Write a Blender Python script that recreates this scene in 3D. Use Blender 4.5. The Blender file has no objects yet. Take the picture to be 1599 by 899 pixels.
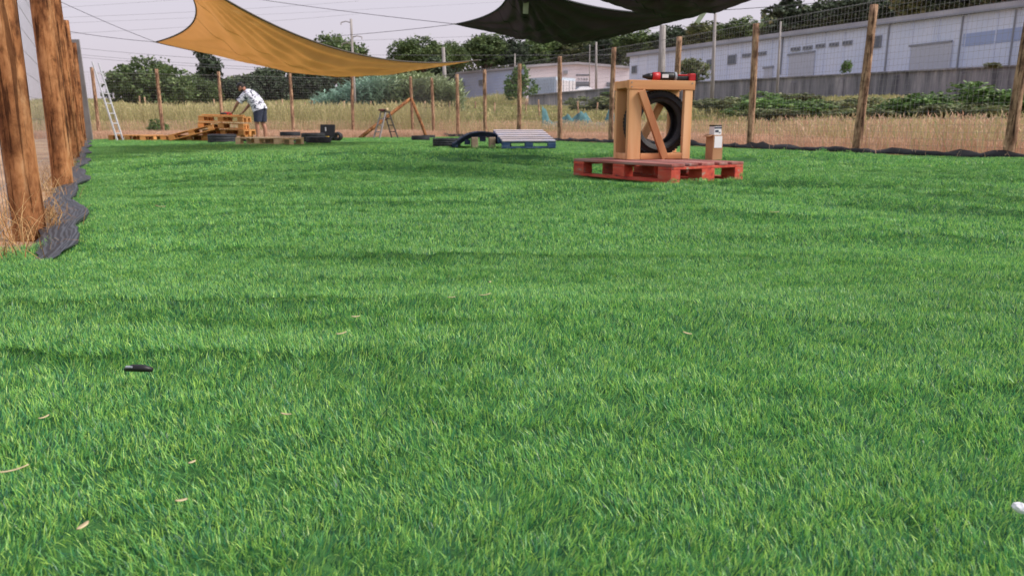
import bpy, bmesh, math, random
import numpy as np
from mathutils import Vector, Matrix, Euler, noise

# ------------------------------------------------------------------ camera, sky, sun, exposure
SC = bpy.context.scene
COL = SC.collection
RAD = math.radians
F_PX, CXP, CYP = 1150.0, 799.5, 449.5          # focal length and centre in photograph pixels
CAM_H = 0.45
cam_d = bpy.data.cameras.new('camera')
cam_d.sensor_width = 36.0
cam_d.lens = 36.0 * F_PX / 1599.0
cam_d.clip_start, cam_d.clip_end = 0.02, 6000
cam_d.dof.use_dof = True
cam_d.dof.focus_distance = 1.8
cam_d.dof.aperture_fstop = 8.0
cam = bpy.data.objects.new('camera', cam_d); COL.objects.link(cam)
CAM_R = Matrix.Rotation(RAD(90 - 12.41), 4, 'X') @ Matrix.Rotation(RAD(-0.05), 4, 'Z')
cam.matrix_world = Matrix.Translation((0, 0, CAM_H)) @ CAM_R
SC.camera = cam

SUN_EL, SUN_AZ = 46.0, 98.0                     # azimuth clockwise from +Y: to the right of the view
world = bpy.data.worlds.new('World'); SC.world = world; world.use_nodes = True
wn, wl = world.node_tree.nodes, world.node_tree.links
wn.clear()
w_out = wn.new('ShaderNodeOutputWorld'); w_bg = wn.new('ShaderNodeBackground')
w_sky = wn.new('ShaderNodeTexSky'); w_sky.sky_type = 'NISHITA'; w_sky.sun_disc = False
w_sky.sun_elevation = RAD(SUN_EL); w_sky.sun_rotation = RAD(SUN_AZ)
w_sky.dust_density = 4.0; w_sky.air_density = 1.0
w_hs = wn.new('ShaderNodeHueSaturation'); w_hs.inputs['Saturation'].default_value = 0.25
w_mix = wn.new('ShaderNodeMix'); w_mix.data_type = 'RGBA'
w_mix.inputs[0].default_value = 0.72
w_mix.inputs[7].default_value = (6.3, 6.05, 7.1, 1)   # thin even evening cloud over the whole dome
w_tc = wn.new('ShaderNodeTexCoord'); w_sp = wn.new('ShaderNodeSeparateXYZ'); wl.new(w_tc.outputs['Generated'], w_sp.inputs[0])
w_rp = wn.new('ShaderNodeValToRGB'); w_rp.color_ramp.elements[0].position = 0.0; w_rp.color_ramp.elements[1].position = 0.35
w_rp.color_ramp.elements[0].color = (.80, .705, .775, 1); w_rp.color_ramp.elements[1].color = (.65, .645, .80, 1)
wl.new(w_sp.outputs[2], w_rp.inputs[0])
w_sc = wn.new('ShaderNodeMix'); w_sc.data_type = 'RGBA'; w_sc.blend_type = 'MULTIPLY'; w_sc.inputs[0].default_value = 1.0
w_sc.inputs[7].default_value = (7.8, 7.8, 7.8, 1); wl.new(w_rp.outputs[0], w_sc.inputs[6]); wl.new(w_sc.outputs[2], w_mix.inputs[7])
wl.new(w_sky.outputs[0], w_hs.inputs['Color']); wl.new(w_hs.outputs[0], w_mix.inputs[6])
wl.new(w_mix.outputs[2], w_bg.inputs['Color']); w_bg.inputs['Strength'].default_value = 0.092
wl.new(w_bg.outputs[0], w_out.inputs['Surface'])

sun_d = bpy.data.lights.new('sun', 'SUN'); sun_d.energy = 2.6; sun_d.angle = RAD(26); sun_d.color = (1.0, 0.93, 0.85)
sun = bpy.data.objects.new('sun', sun_d); COL.objects.link(sun)
a = RAD(SUN_AZ); e = RAD(SUN_EL)
sdir = Vector((math.sin(a) * math.cos(e), math.cos(a) * math.cos(e), math.sin(e)))
sun.rotation_euler = sdir.to_track_quat('Z', 'Y').to_euler()
sun.location = (0, -20, 30)

SC.view_settings.view_transform = 'Standard'; SC.view_settings.look = 'None'
SC.view_settings.exposure = 0.62; SC.view_settings.gamma = 1.0
SC.view_settings.use_curve_mapping = False
SC.render.engine = 'CYCLES'
SC.cycles.use_denoising = True
SC.cycles.max_bounces = 6; SC.cycles.diffuse_bounces = 3; SC.cycles.glossy_bounces = 2
SC.cycles.transmission_bounces = 3; SC.cycles.transparent_max_bounces = 8
SC.cycles.caustics_reflective = False; SC.cycles.caustics_refractive = False

# ------------------------------------------------------------------ helpers
R3 = CAM_R.to_3x3()
def ray(px, py):
    return R3 @ Vector(((px - CXP) / F_PX, -(py - CYP) / F_PX, -1.0))
def at(px, py, Y):
    d = ray(px, py); return Vector((0, 0, CAM_H)) + d * (Y / d.y)
def at_z(px, py, z):
    d = ray(px, py); return Vector((0, 0, CAM_H)) + d * ((z - CAM_H) / d.z)
def smooth(t):
    t = max(0.0, min(1.0, t)); return t * t * (3 - 2 * t)

def rise(x, y):                                    # the whole yard climbs a little away from the camera
    return 0.05 * smooth((y - 9.0) / 10.0) * (1 - .8 * smooth((x + 5) / 7.0))

FD = Vector((-.555, 1.0)).normalized()                     # direction of the left fence
L0 = Vector((-2.155, 3.3))                                 # a post of the left fence
def left_x(y): return L0.x - .555 * (y - L0.y)
def right_x(y): return 2.56 - .497 * (y - 19.4) - .09 * max(0.0, 17 - y)
def back_y(x): return 33.4 + .43 * (x + 4.4)
def turf_back(x): return 25.6 + .43 * (x + 5.4)

WALL_A, WALL_B, WALL_C = Vector((46.5, 45.0)), Vector((16.2, 100.0)), Vector((2.2, 99.0))
def wall_sd(x, y):
    """distance in front of (positive) or behind (negative) the retaining wall"""
    p = Vector((x, y)); best = 1e9; sg = 1
    for a_, b_ in ((WALL_A + (WALL_A - WALL_B) * 3, WALL_B), (WALL_B, WALL_C)):
        d = b_ - a_; t = max(0, min(1, (p - a_).dot(d) / d.length_squared))
        q = a_ + d * t; dist = (p - q).length
        if dist < best:
            best = dist; sg = 1 if (d.x * (p.y - a_.y) - d.y * (p.x - a_.x)) > 0 else -1
    return best * sg
def H(x, y):
    z = rise(x, y) - 0.035
    if y < 28 and left_x(y) + .7 < x < right_x(y) - .6 and y < turf_back(x) - .6: z -= .09
    if y > 14:
        s = wall_sd(x, y)
        wx = smooth((x + 8) / 14.0)
        if s > 0:
            z += 1.7 * smooth(1 - s / 36.0) * wx
        else:
            z += (1.7 + 3.0 * smooth((-s - 1.7) / 1.2)) * wx
            z += 5.5 * smooth((-s - 35) / 60.0) * wx
        if x < 8:
            z += 4.2 * smooth((y - 45) / 110.0) * (1 - wx)
        z += 0.10 * noise.noise(Vector((x * .12, y * .12, 3.0))) * smooth((y - 30) / 20)
    return z
def turf_z(x, y):
    z = 0.0
    k = (0.30 + 0.70 * smooth((y - 0.8) / 2.6)) * (1 - .72 * smooth((y - 8.0) / 5.0))
    k *= (1 - .93 * math.exp(-(((x - 1.22) / 1.05) ** 4 + ((y - 6.35) / 1.15) ** 4)))     # pressed flat under the loaded pallet
    k *= .12 + .88 * smooth((x - left_x(y) - .1) / 1.1) if y > 2.4 else 1.0
    k *= .25 + .75 * smooth((right_x(y) - x - .1) / 1.2)
    yy = y + 0.55 * noise.noise(Vector((x * .38, y * .25, 7.1))) + x * (.12 + .13 * smooth((x - .5) / 3.0))
    z += k * 0.06 * noise.noise(Vector((x * .40, yy * 1.05, 1.7)))
    for fx, fy, amp, off in ((.24, 1.5, .070, 4.2), (.30, 2.4, .055, 15.8), (.45, 3.2, .032, 31.3)):      # long folds pushed up in the sheet
        n = noise.noise(Vector((x * fx + off, yy * fy, off)))
        z += k * amp * math.exp(-(n * 4.8) ** 2) * smooth(.62 + 1.6 * noise.noise(Vector((x * .35, y * .5, 12.0 + off))))
    z += 0.007 * noise.noise(Vector((x * 2.0, y * 2.6, 2.0)))
    if z < -.010: z = -.010 + (z + .010) * .3
    return rise(x, y) + z

class MB:
    """collects faces and becomes one mesh"""
    def __init__(s): s.v = []; s.f = []; s.c = []
    def add(s, vs, fs):
        o = len(s.v); s.v += [tuple(p) for p in vs]; s.f += [tuple(i + o for i in f) for f in fs]; return s
    def box(s, cx, cy, cz, sx, sy, sz, M=None, taper=1.0):
        P = []
        for dz in (-.5, .5):
            t = taper if dz > 0 else 1.0
            for dx, dy in ((-.5, -.5), (.5, -.5), (.5, .5), (-.5, .5)):
                P.append(Vector((cx + dx * sx * t, cy + dy * sy * t, cz + dz * sz)))
        if M is not None: P = [M @ p for p in P]
        return s.add(P, [(3, 2, 1, 0), (4, 5, 6, 7), (0, 1, 5, 4), (1, 2, 6, 5), (2, 3, 7, 6), (3, 0, 4, 7)])
    def bar(s, a, b, w, h, up=(0, 0, 1)):
        a, b = Vector(a), Vector(b); d = (b - a).normalized(); up = Vector(up)
        if abs(d.dot(up)) > .98: up = Vector((1, 0, 0))
        x = d.cross(up).normalized() * (w / 2); y = x.cross(d).normalized() * (h / 2)
        P = [a - x - y, a + x - y, a + x + y, a - x + y, b - x - y, b + x - y, b + x + y, b - x + y]
        return s.add(P, [(3, 2, 1, 0), (4, 5, 6, 7), (0, 1, 5, 4), (1, 2, 6, 5), (2, 3, 7, 6), (3, 0, 4, 7)])
    def tube(s, pts, rad, n=8, cap=True):
        pts = [Vector(p) for p in pts]
        if not isinstance(rad, (list, tuple)): rad = [rad] * len(pts)
        P = []; prev = None
        for i, p in enumerate(pts):
            d = (pts[min(i + 1, len(pts) - 1)] - pts[max(i - 1, 0)]).normalized()
            if prev is None:
                u = d.cross(Vector((0, 0, 1)) if abs(d.z) < .95 else Vector((1, 0, 0))).normalized()
            else:
                u = (prev - d * prev.dot(d)).normalized()
            prev = u; w = d.cross(u)
            for k in range(n):
                t = 2 * math.pi * k / n
                P.append(p + (u * math.cos(t) + w * math.sin(t)) * rad[i])
        Fs = []
        for i in range(len(pts) - 1):
            for k in range(n):
                a_, b_ = i * n + k, i * n + (k + 1) % n
                Fs.append((a_, b_, b_ + n, a_ + n))
        if cap:
            Fs.append(tuple(range(n - 1, -1, -1))); Fs.append(tuple(range((len(pts) - 1) * n, len(pts) * n)))
        return s.add(P, Fs)
    def lathe(s, prof, n=32, axis='Z', closed=True, M=None):
        P = []
        for k in range(n):
            t = 2 * math.pi * k / n
            for r, h in prof:
                v = Vector((r * math.cos(t), r * math.sin(t), h))
                if axis == 'X': v = Vector((v.z, v.x, v.y))
                if axis == 'Y': v = Vector((v.x, v.z, v.y))
                P.append(M @ v if M is not None else v)
        m = len(prof); Fs = []
        for k in range(n):
            k2 = (k + 1) % n
            for i in range(m if closed else m - 1):
                j = (i + 1) % m
                Fs.append((k * m + i, k2 * m + i, k2 * m + j, k * m + j))
        return s.add(P, Fs)
    def mesh(s, name, smooth_=False):
        me = bpy.data.meshes.new(name); me.from_pydata(s.v, [], s.f); me.update()
        if smooth_:
            me.polygons.foreach_set('use_smooth', [True] * len(me.polygons))
        return me
    def build(s, name, mat, parent=None, smooth_=False, bevel=0.0, loc=None, rot=None):
        me = s.mesh(name, smooth_)
        bm = bmesh.new(); bm.from_mesh(me)
        bmesh.ops.recalc_face_normals(bm, faces=bm.faces)
        if bevel:
            bmesh.ops.bevel(bm, geom=list(bm.edges), offset=bevel, segments=1, affect='EDGES', profile=0.5)
        bm.to_mesh(me); bm.free()
        if smooth_:
            me.polygons.foreach_set('use_smooth', [True] * len(me.polygons))
        return obj(name, me, mat, parent, loc, rot)

def obj(name, me, mat=None, parent=None, loc=None, rot=None):
    o = bpy.data.objects.new(name, me); COL.objects.link(o)
    if mat is not None:
        if len(me.materials) == 0: me.materials.append(mat)
    if parent is not None: o.parent = parent
    if loc is not None: o.location = loc
    if rot is not None: o.rotation_euler = rot
    return o
def empty(name, loc=(0, 0, 0), rz=0.0, rot=None):
    o = bpy.data.objects.new(name, None); COL.objects.link(o); o.empty_display_size = .1
    o.location = loc; o.rotation_euler = rot if rot is not None else (0, 0, rz); return o
def tag(o, label=None, cat=None, group=None, kind=None):
    if label: o['label'] = label
    if cat: o['category'] = cat
    if group: o['group'] = group
    if kind: o['kind'] = kind
    return o
def copy_tree(o, parent=None):
    c = o.copy(); COL.objects.link(c); c.parent = parent
    for ch in list(o.children): copy_tree(ch, c)
    return c

# ------------------------------------------------------------------ materials
def mat_new(name):
    m = bpy.data.materials.new(name); m.use_nodes = True
    nt = m.node_tree; b = nt.nodes['Principled BSDF']; return m, nt, nt.nodes, nt.links, b
def ramp(nodes, stops):
    r = nodes.new('ShaderNodeValToRGB'); el = r.color_ramp.elements
    while len(el) < len(stops): el.new(.5)
    for i, (p, c) in enumerate(stops):
        el[i].position = p; el[i].color = (*c, 1) if len(c) == 3 else c
    return r
def noise_mat(name, stops, scale=5.0, stretch=(1, 1, 1), rough=.8, detail=5, bump=0.0, coord='Object', bscale=None, rnd=0.0, spec=.3, dist=0.0):
    m, nt, N, L, b = mat_new(name)
    tc = N.new('ShaderNodeTexCoord'); mp = N.new('ShaderNodeMapping'); mp.inputs['Scale'].default_value = stretch
    if coord == 'World':
        g = N.new('ShaderNodeNewGeometry'); L.new(g.outputs['Position'], mp.inputs['Vector'])
    else:
        L.new(tc.outputs[coord], mp.inputs['Vector'])
    nz = N.new('ShaderNodeTexNoise'); nz.noise_dimensions = '4D' if rnd else '3D'
    nz.inputs['Scale'].default_value = scale; nz.inputs['Detail'].default_value = detail; nz.inputs['Distortion'].default_value = dist
    L.new(mp.outputs[0], nz.inputs['Vector'])
    r = ramp(N, stops); L.new(nz.outputs['Fac'], r.inputs[0])
    out = r.outputs[0]
    if rnd:
        oi = N.new('ShaderNodeObjectInfo'); mu = N.new('ShaderNodeMath'); mu.operation = 'MULTIPLY'; mu.inputs[1].default_value = 40
        L.new(oi.outputs['Random'], mu.inputs[0]); L.new(mu.outputs[0], nz.inputs['W'])
        hv = N.new('ShaderNodeHueSaturation'); mr = N.new('ShaderNodeMapRange')
        mr.inputs[3].default_value = 1 - rnd; mr.inputs[4].default_value = 1 + rnd
        L.new(oi.outputs['Random'], mr.inputs[0]); L.new(mr.outputs[0], hv.inputs['Value']); L.new(out, hv.inputs['Color']); out = hv.outputs[0]
    L.new(out, b.inputs['Base Color']); b.inputs['Roughness'].default_value = rough
    b.inputs['Specular IOR Level'].default_value = spec
    if bump:
        bp = N.new('ShaderNodeBump'); bp.inputs['Strength'].default_value = bump; bp.inputs['Distance'].default_value = .01
        n2 = N.new('ShaderNodeTexNoise'); n2.inputs['Scale'].default_value = bscale or scale * 2; n2.inputs['Detail'].default_value = 4
        L.new(mp.outputs[0], n2.inputs['Vector']); L.new(n2.outputs['Fac'], bp.inputs['Height']); L.new(bp.outputs[0], b.inputs['Normal'])
    return m
def attr_mat(name, rough=.6, transl=.25, vary=.25, spec=.3, hue=None):
    """colour from the mesh attribute 'tint' (each leaf or blade its own), light passing through"""
    m, nt, N, L, b = mat_new(name)
    at_ = N.new('ShaderNodeAttribute'); at_.attribute_name = 'tint'
    g = N.new('ShaderNodeNewGeometry'); nz = N.new('ShaderNodeTexNoise'); nz.inputs['Scale'].default_value = .9; nz.inputs['Detail'].default_value = 3
    L.new(g.outputs['Position'], nz.inputs['Vector'])
    hv = N.new('ShaderNodeHueSaturation'); mr = N.new('ShaderNodeMapRange')
    mr.inputs[1].default_value = .3; mr.inputs[2].default_value = .7
    mr.inputs[3].default_value = 1 - vary; mr.inputs[4].default_value = 1 + vary
    L.new(nz.outputs['Fac'], mr.inputs[0]); L.new(mr.outputs[0], hv.inputs['Value']); L.new(at_.outputs['Color'], hv.inputs['Color'])
    L.new(hv.outputs[0], b.inputs['Base Color']); b.inputs['Roughness'].default_value = rough
    b.inputs['Specular IOR Level'].default_value = spec
    tr = N.new('ShaderNodeBsdfTranslucent'); L.new(hv.outputs[0], tr.inputs['Color'])
    mx = N.new('ShaderNodeMixShader'); mx.inputs[0].default_value = transl
    L.new(b.outputs[0], mx.inputs[1]); L.new(tr.outputs[0], mx.inputs[2])
    L.new(mx.outputs[0], N['Material Output'].inputs['Surface'])
    return m
def plain(name, c, rough=.6, metal=0.0, spec=.4, var=.12, scale=9):
    m = noise_mat(name, [(.3, tuple(x * (1 - var) for x in c)), (.7, tuple(min(1, x * (1 + var)) for x in c))], scale=scale, rough=rough, spec=spec)
    m.node_tree.nodes['Principled BSDF'].inputs['Metallic'].default_value = metal
    return m
def wood_mat(name, stops, axis='X', scale=7, rnd=.12, bump=.25, rough=.75):
    st = {'X': (.12, 1.3, 1.3), 'Y': (1.3, .12, 1.3), 'Z': (1.3, 1.3, .12)}[axis]
    return noise_mat(name, stops, scale=scale, stretch=st, rough=rough, detail=7, bump=bump, rnd=rnd, dist=.6, spec=.25)

def log_mat(name='log_wood', pale=0.0):
    m, nt, N, L, b = mat_new(name)
    tc = N.new('ShaderNodeTexCoord'); mp = N.new('ShaderNodeMapping'); mp.inputs['Scale'].default_value = (1, 1, .16)
    oi = N.new('ShaderNodeObjectInfo'); mu = N.new('ShaderNodeMath'); mu.operation = 'MULTIPLY'; mu.inputs[1].default_value = 50
    L.new(oi.outputs['Random'], mu.inputs[0])
    cb = N.new('ShaderNodeCombineXYZ'); L.new(mu.outputs[0], cb.inputs[2]); L.new(mu.outputs[0], cb.inputs[0])
    L.new(cb.outputs[0], mp.inputs['Location']); L.new(tc.outputs['Object'], mp.inputs['Vector'])
    n1 = N.new('ShaderNodeTexNoise'); n1.inputs['Scale'].default_value = 14; n1.inputs['Detail'].default_value = 7; n1.inputs['Roughness'].default_value = .65
    n2 = N.new('ShaderNodeTexNoise'); n2.inputs['Scale'].default_value = 17; n2.inputs['Detail'].default_value = 9; n2.inputs['Roughness'].default_value = .72; n2.inputs['Distortion'].default_value = .3
    mp2 = N.new('ShaderNodeMapping'); mp2.inputs['Scale'].default_value = (1, 1, .55)
    L.new(tc.outputs['Object'], mp2.inputs['Vector']); L.new(cb.outputs[0], mp2.inputs['Location'])
    L.new(mp.outputs[0], n1.inputs['Vector']); L.new(mp2.outputs[0], n2.inputs['Vector'])
    r1 = ramp(N, [(.30, (.10, .045, .022)), (.44, (.32, .135, .055)), (.58, (.46, .22, .095)), (.75, (.56, .36, .20))])
    r2 = ramp(N, [(.34, (.16, .10, .07)), (.46, (.75, .68, .62)), (.56, (1, 1, 1))])
    mx = N.new('ShaderNodeMix'); mx.data_type = 'RGBA'; mx.blend_type = 'MULTIPLY'; mx.inputs[0].default_value = .8
    L.new(n1.outputs['Fac'], r1.inputs[0]); L.new(n2.outputs['Fac'], r2.inputs[0])
    L.new(r1.outputs[0], mx.inputs[6]); L.new(r2.outputs[0], mx.inputs[7])
    n3 = N.new('ShaderNodeTexNoise'); n3.inputs['Scale'].default_value = 42; n3.inputs['Detail'].default_value = 4; n3.inputs['Distortion'].default_value = .5
    mp3 = N.new('ShaderNodeMapping'); mp3.inputs['Scale'].default_value = (1, 1, .05); L.new(tc.outputs['Object'], mp3.inputs['Vector']); L.new(cb.outputs[0], mp3.inputs['Location'])
    L.new(mp3.outputs[0], n3.inputs['Vector'])
    r3 = ramp(N, [(.40, (.22, .17, .14)), (.455, (1, 1, 1))]); L.new(n3.outputs['Fac'], r3.inputs[0])
    n4 = N.new('ShaderNodeTexNoise'); n4.inputs['Scale'].default_value = 5; n4.inputs['Detail'].default_value = 8; n4.inputs['Roughness'].default_value = .7; L.new(mp2.outputs[0], n4.inputs['Vector'])
    r4 = ramp(N, [(.38, (.42, .36, .33)), (.52, (1, 1, 1)), (.66, (1.0, .98, .94))]); L.new(n4.outputs['Fac'], r4.inputs[0])
    mx3 = N.new('ShaderNodeMix'); mx3.data_type = 'RGBA'; mx3.blend_type = 'MULTIPLY'; mx3.inputs[0].default_value = .85
    mx4 = N.new('ShaderNodeMix'); mx4.data_type = 'RGBA'; mx4.blend_type = 'MULTIPLY'; mx4.inputs[0].default_value = 1.0
    L.new(mx.outputs[2], mx3.inputs[6]); L.new(r3.outputs[0], mx3.inputs[7]); L.new(mx3.outputs[2], mx4.inputs[6]); L.new(r4.outputs[0], mx4.inputs[7])
    hs = N.new('ShaderNodeHueSaturation'); hs.inputs['Saturation'].default_value = 1 - .32 * pale; hs.inputs['Value'].default_value = 1 + .30 * pale; hs.inputs['Hue'].default_value = .5 + .014 * pale
    L.new(mx4.outputs[2], hs.inputs['Color'])
    L.new(hs.outputs[0], b.inputs['Base Color']); b.inputs['Roughness'].default_value = .85; b.inputs['Specular IOR Level'].default_value = .2
    bp = N.new('ShaderNodeBump'); bp.inputs['Strength'].default_value = .5; bp.inputs['Distance'].default_value = .008
    L.new(n1.outputs['Fac'], bp.inputs['Height']); L.new(bp.outputs[0], b.inputs['Normal'])
    return m

M = {}
M['log'] = log_mat()
M['log_pale'] = log_mat('weathered_log_wood', .8)
M['pole'] = noise_mat('weathered_pole', [(.3, (.20, .18, .17)), (.7, (.42, .39, .37))], scale=8, stretch=(1, 1, .1), rough=.9)
M['blade'] = attr_mat('turf_blade', rough=.36, transl=.38, vary=.10, spec=.5)
M['backing'] = noise_mat('turf_backing', [(.3, (.03, .09, .03)), (.7, (.07, .20, .05))], scale=60, rough=.9)
M['leaf'] = attr_mat('tree_leaf', rough=.6, transl=.2, vary=.2)
M['straw'] = attr_mat('straw', rough=.75, transl=.3, vary=.12)
M['bark'] = noise_mat('bark', [(.3, (.05, .035, .025)), (.7, (.16, .12, .09))], scale=3, stretch=(1, 1, .2), rough=.95)
M['soil'] = noise_mat('dry_soil', [(.3, (.28, .17, .10)), (.5, (.42, .27, .17)), (.7, (.50, .36, .22))], scale=1.3, rough=.95, detail=8, coord='World', bump=.4, bscale=30)
M['red'] = noise_mat('red_pallet_paint', [(.30, (.12, .05, .045)), (.38, (.44, .05, .036)), (.52, (.58, .085, .052)), (.62, (.50, .12, .08)), (.68, (.40, .26, .21)), (.78, (.46, .36, .29))], scale=13, stretch=(.5, 1.5, 1.5), rough=.7, rnd=.15, detail=7, bump=.2)
M['red_deck'] = noise_mat('worn_red_deck', [(.30, (.26, .06, .05)), (.5, (.34, .14, .12)), (.7, (.38, .26, .24))], scale=9, stretch=(.3, 1.5, 1.5), rough=.8, rnd=.15, detail=7, bump=.2)
M['blue'] = noise_mat('blue_pallet_paint', [(.30, (.03, .045, .10)), (.5, (.05, .10, .24)), (.72, (.25, .30, .40))], scale=9, stretch=(.4, 1.5, 1.5), rough=.75, rnd=.2, detail=7)
M['blue_deck'] = noise_mat('worn_blue_deck', [(.30, (.30, .26, .28)), (.5, (.44, .38, .38)), (.68, (.28, .31, .42))], scale=7, stretch=(.3, 1.5, 1.5), rough=.85, rnd=.12, detail=7)
M['darkblue'] = noise_mat('dark_blue_paint', [(.30, (.010, .014, .028)), (.6, (.018, .030, .065)), (.78, (.06, .085, .15))], scale=9, stretch=(.4, 1.5, 1.5), rough=.7, rnd=.2, detail=7)
M['pine'] = wood_mat('pine_timber', [(.28, (.48, .20, .085)), (.5, (.68, .33, .15)), (.75, (.76, .44, .235))])
M['pinez'] = wood_mat('pine_timber_upright', [(.28, (.50, .23, .105)), (.5, (.72, .38, .18)), (.75, (.80, .49, .275))], axis='Z')
M['pine_red'] = wood_mat('reddish_pine', [(.28, (.36, .13, .06)), (.5, (.50, .22, .10)), (.75, (.58, .30, .15))], axis='Z')
M['orange_pal'] = wood_mat('orange_pallet_wood', [(.28, (.36, .14, .04)), (.5, (.58, .26, .085)), (.75, (.68, .38, .16))], rnd=.2)
M['pale_pal'] = wood_mat('pale_pallet_wood', [(.28, (.46, .32, .16)), (.5, (.66, .50, .30)), (.75, (.74, .62, .42))], rnd=.1)
M['rubber'] = noise_mat('tyre_rubber', [(.3, (.012, .012, .014)), (.7, (.032, .032, .036))], scale=14, rough=.62, spec=.4)
M['rubber_dusty'] = noise_mat('dusty_rubber', [(.3, (.018, .020, .026)), (.7, (.05, .052, .062))], scale=14, rough=.7, spec=.35)
M['wire'] = plain('galvanised_wire', (.30, .30, .30), rough=.5, metal=.6)
M['alu'] = plain('aluminium', (.46, .47, .50), rough=.6, metal=0.0, spec=.3)
M['black'] = plain('black_plastic', (.012, .012, .014), rough=.45)
M['redplast'] = plain('red_plastic', (.48, .02, .025), rough=.4)
M['white'] = plain('white_card', (.78, .78, .82), rough=.6, var=.04)
M['yellow'] = plain('yellow_plastic', (.7, .45, .03), rough=.5)
M['card'] = noise_mat('cardboard', [(.3, (.38, .20, .10)), (.7, (.46, .26, .14))], scale=6, rough=.85)
M['rope'] = plain('cord', (.03, .03, .035), rough=.8)
M['membrane'] = noise_mat('black_membrane', [(.3, (.006, .007, .008)), (.7, (.02, .021, .023))], scale=12, rough=.6)
M['skin'] = plain('skin', (.46, .22, .15), rough=.55, var=.06)
M['hair'] = plain('dark_hair', (.02, .014, .01), rough=.7)
M['shorts'] = noise_mat('navy_cotton', [(.3, (.030, .036, .062)), (.7, (.055, .062, .10))], scale=20, rough=.9)
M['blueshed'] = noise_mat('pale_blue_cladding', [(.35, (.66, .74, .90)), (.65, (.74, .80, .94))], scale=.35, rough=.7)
M['whitewall'] = noise_mat('white_render', [(.3, (.72, .69, .75)), (.7, (.80, .76, .82))], scale=.5, rough=.8)
M['roofgrey'] = noise_mat('grey_roof_sheet', [(.3, (.36, .36, .40)), (.7, (.48, .48, .52))], scale=.4, rough=.7)
M['glass'] = plain('dull_window', (.10, .12, .15), rough=.25, spec=.6)
M['vent'] = plain('vent_grey', (.28, .30, .34), rough=.6)
M['shutter'] = plain('roller_shutter', (.16, .18, .22), rough=.6)
M['palegrey'] = plain('pale_door', (.52, .55, .62), rough=.7, var=.06)
M['container'] = plain('container_white', (.58, .66, .76), rough=.55, var=.05)
M['containerw'] = plain('container_door_white', (.66, .62, .64), rough=.55, var=.05)
M['net'] = noise_mat('teal_netting', [(.3, (.05, .13, .14)), (.7, (.10, .22, .23))], scale=4, rough=.9)
M['shedgrey'] = noise_mat('grey_hoarding', [(.3, (.14, .13, .13)), (.7, (.22, .21, .21))], scale=3, rough=.8)
M['carwhite'] = plain('white_car_paint', (.75, .76, .80), rough=.25, spec=.6, var=.02)
M['strapgreen'] = noise_mat('pale_green_webbing', [(.3, (.30, .36, .24)), (.7, (.42, .48, .34))], scale=14, rough=.8)
M['ladderwood'] = plain('scuffed_ladder_grey', (.30, .27, .27), rough=.7)
M['ladderdark'] = plain('dark_ladder_metal', (.07, .06, .06), rough=.6)
M['leafdry'] = noise_mat('dry_leaf', [(.3, (.48, .36, .20)), (.7, (.68, .58, .38))], scale=40, rough=.8)
M['blockwood'] = noise_mat('rough_block_wood', [(.3, (.24, .17, .12)), (.7, (.38, .29, .21))], scale=10, rough=.9)

def concrete_mat():
    m, nt, N, L, b = mat_new('stained_concrete')
    g = N.new('ShaderNodeTexCoord'); mp = N.new('ShaderNodeMapping'); mp.inputs['Scale'].default_value = (1, 1, .12)
    L.new(g.outputs['Object'], mp.inputs['Vector'])
    n = N.new('ShaderNodeTexNoise'); n.inputs['Scale'].default_value = 1.2; n.inputs['Detail'].default_value = 7; n.inputs['Roughness'].default_value = .65
    L.new(mp.outputs[0], n.inputs['Vector'])
    r = ramp(N, [(.34, (.10, .10, .115)), (.48, (.22, .22, .24)), (.58, (.30, .29, .31)), (.68, (.48, .46, .47))])
    L.new(n.outputs['Fac'], r.inputs[0]); L.new(r.outputs[0], b.inputs['Base Color']); b.inputs['Roughness'].default_value = .9
    return m
M['concrete'] = concrete_mat()

def fabric_mat(name, c1, c2, rough=.8, transl=.3, scale=160):
    m, nt, N, L, b = mat_new(name)
    g = N.new('ShaderNodeTexCoord'); n = N.new('ShaderNodeTexNoise'); n.inputs['Scale'].default_value = 3; n.inputs['Detail'].default_value = 5
    L.new(g.outputs['Object'], n.inputs['Vector'])
    r = ramp(N, [(.3, c1), (.7, c2)]); L.new(n.outputs['Fac'], r.inputs[0]); L.new(r.outputs[0], b.inputs['Base Color'])
    b.inputs['Roughness'].default_value = rough; b.inputs['Specular IOR Level'].default_value = .2
    tr = N.new('ShaderNodeBsdfTranslucent'); L.new(r.outputs[0], tr.inputs['Color'])
    mx = N.new('ShaderNodeMixShader'); mx.inputs[0].default_value = transl
    L.new(b.outputs[0], mx.inputs[1]); L.new(tr.outputs[0], mx.inputs[2]); L.new(mx.outputs[0], N['Material Output'].inputs['Surface'])
    w = N.new('ShaderNodeTexNoise'); w.inputs['Scale'].default_value = scale
    bp = N.new('ShaderNodeBump'); bp.inputs['Strength'].default_value = .15; bp.inputs['Distance'].default_value = .002
    L.new(g.outputs['Object'], w.inputs['Vector']); L.new(w.outputs['Fac'], bp.inputs['Height']); L.new(bp.outputs[0], b.inputs['Normal'])
    return m
M['sail_orange'] = fabric_mat('ochre_shade_cloth', (.78, .53, .28), (.83, .57, .305), transl=.56)
M['sail_black'] = fabric_mat('black_shade_cloth', (.080, .048, .074), (.098, .062, .090), transl=.2)
M['seam'] = plain('ochre_seam', (.66, .45, .23), rough=.8)
M['hem'] = plain('dark_hem_webbing', (.10, .08, .07), rough=.8)

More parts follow.
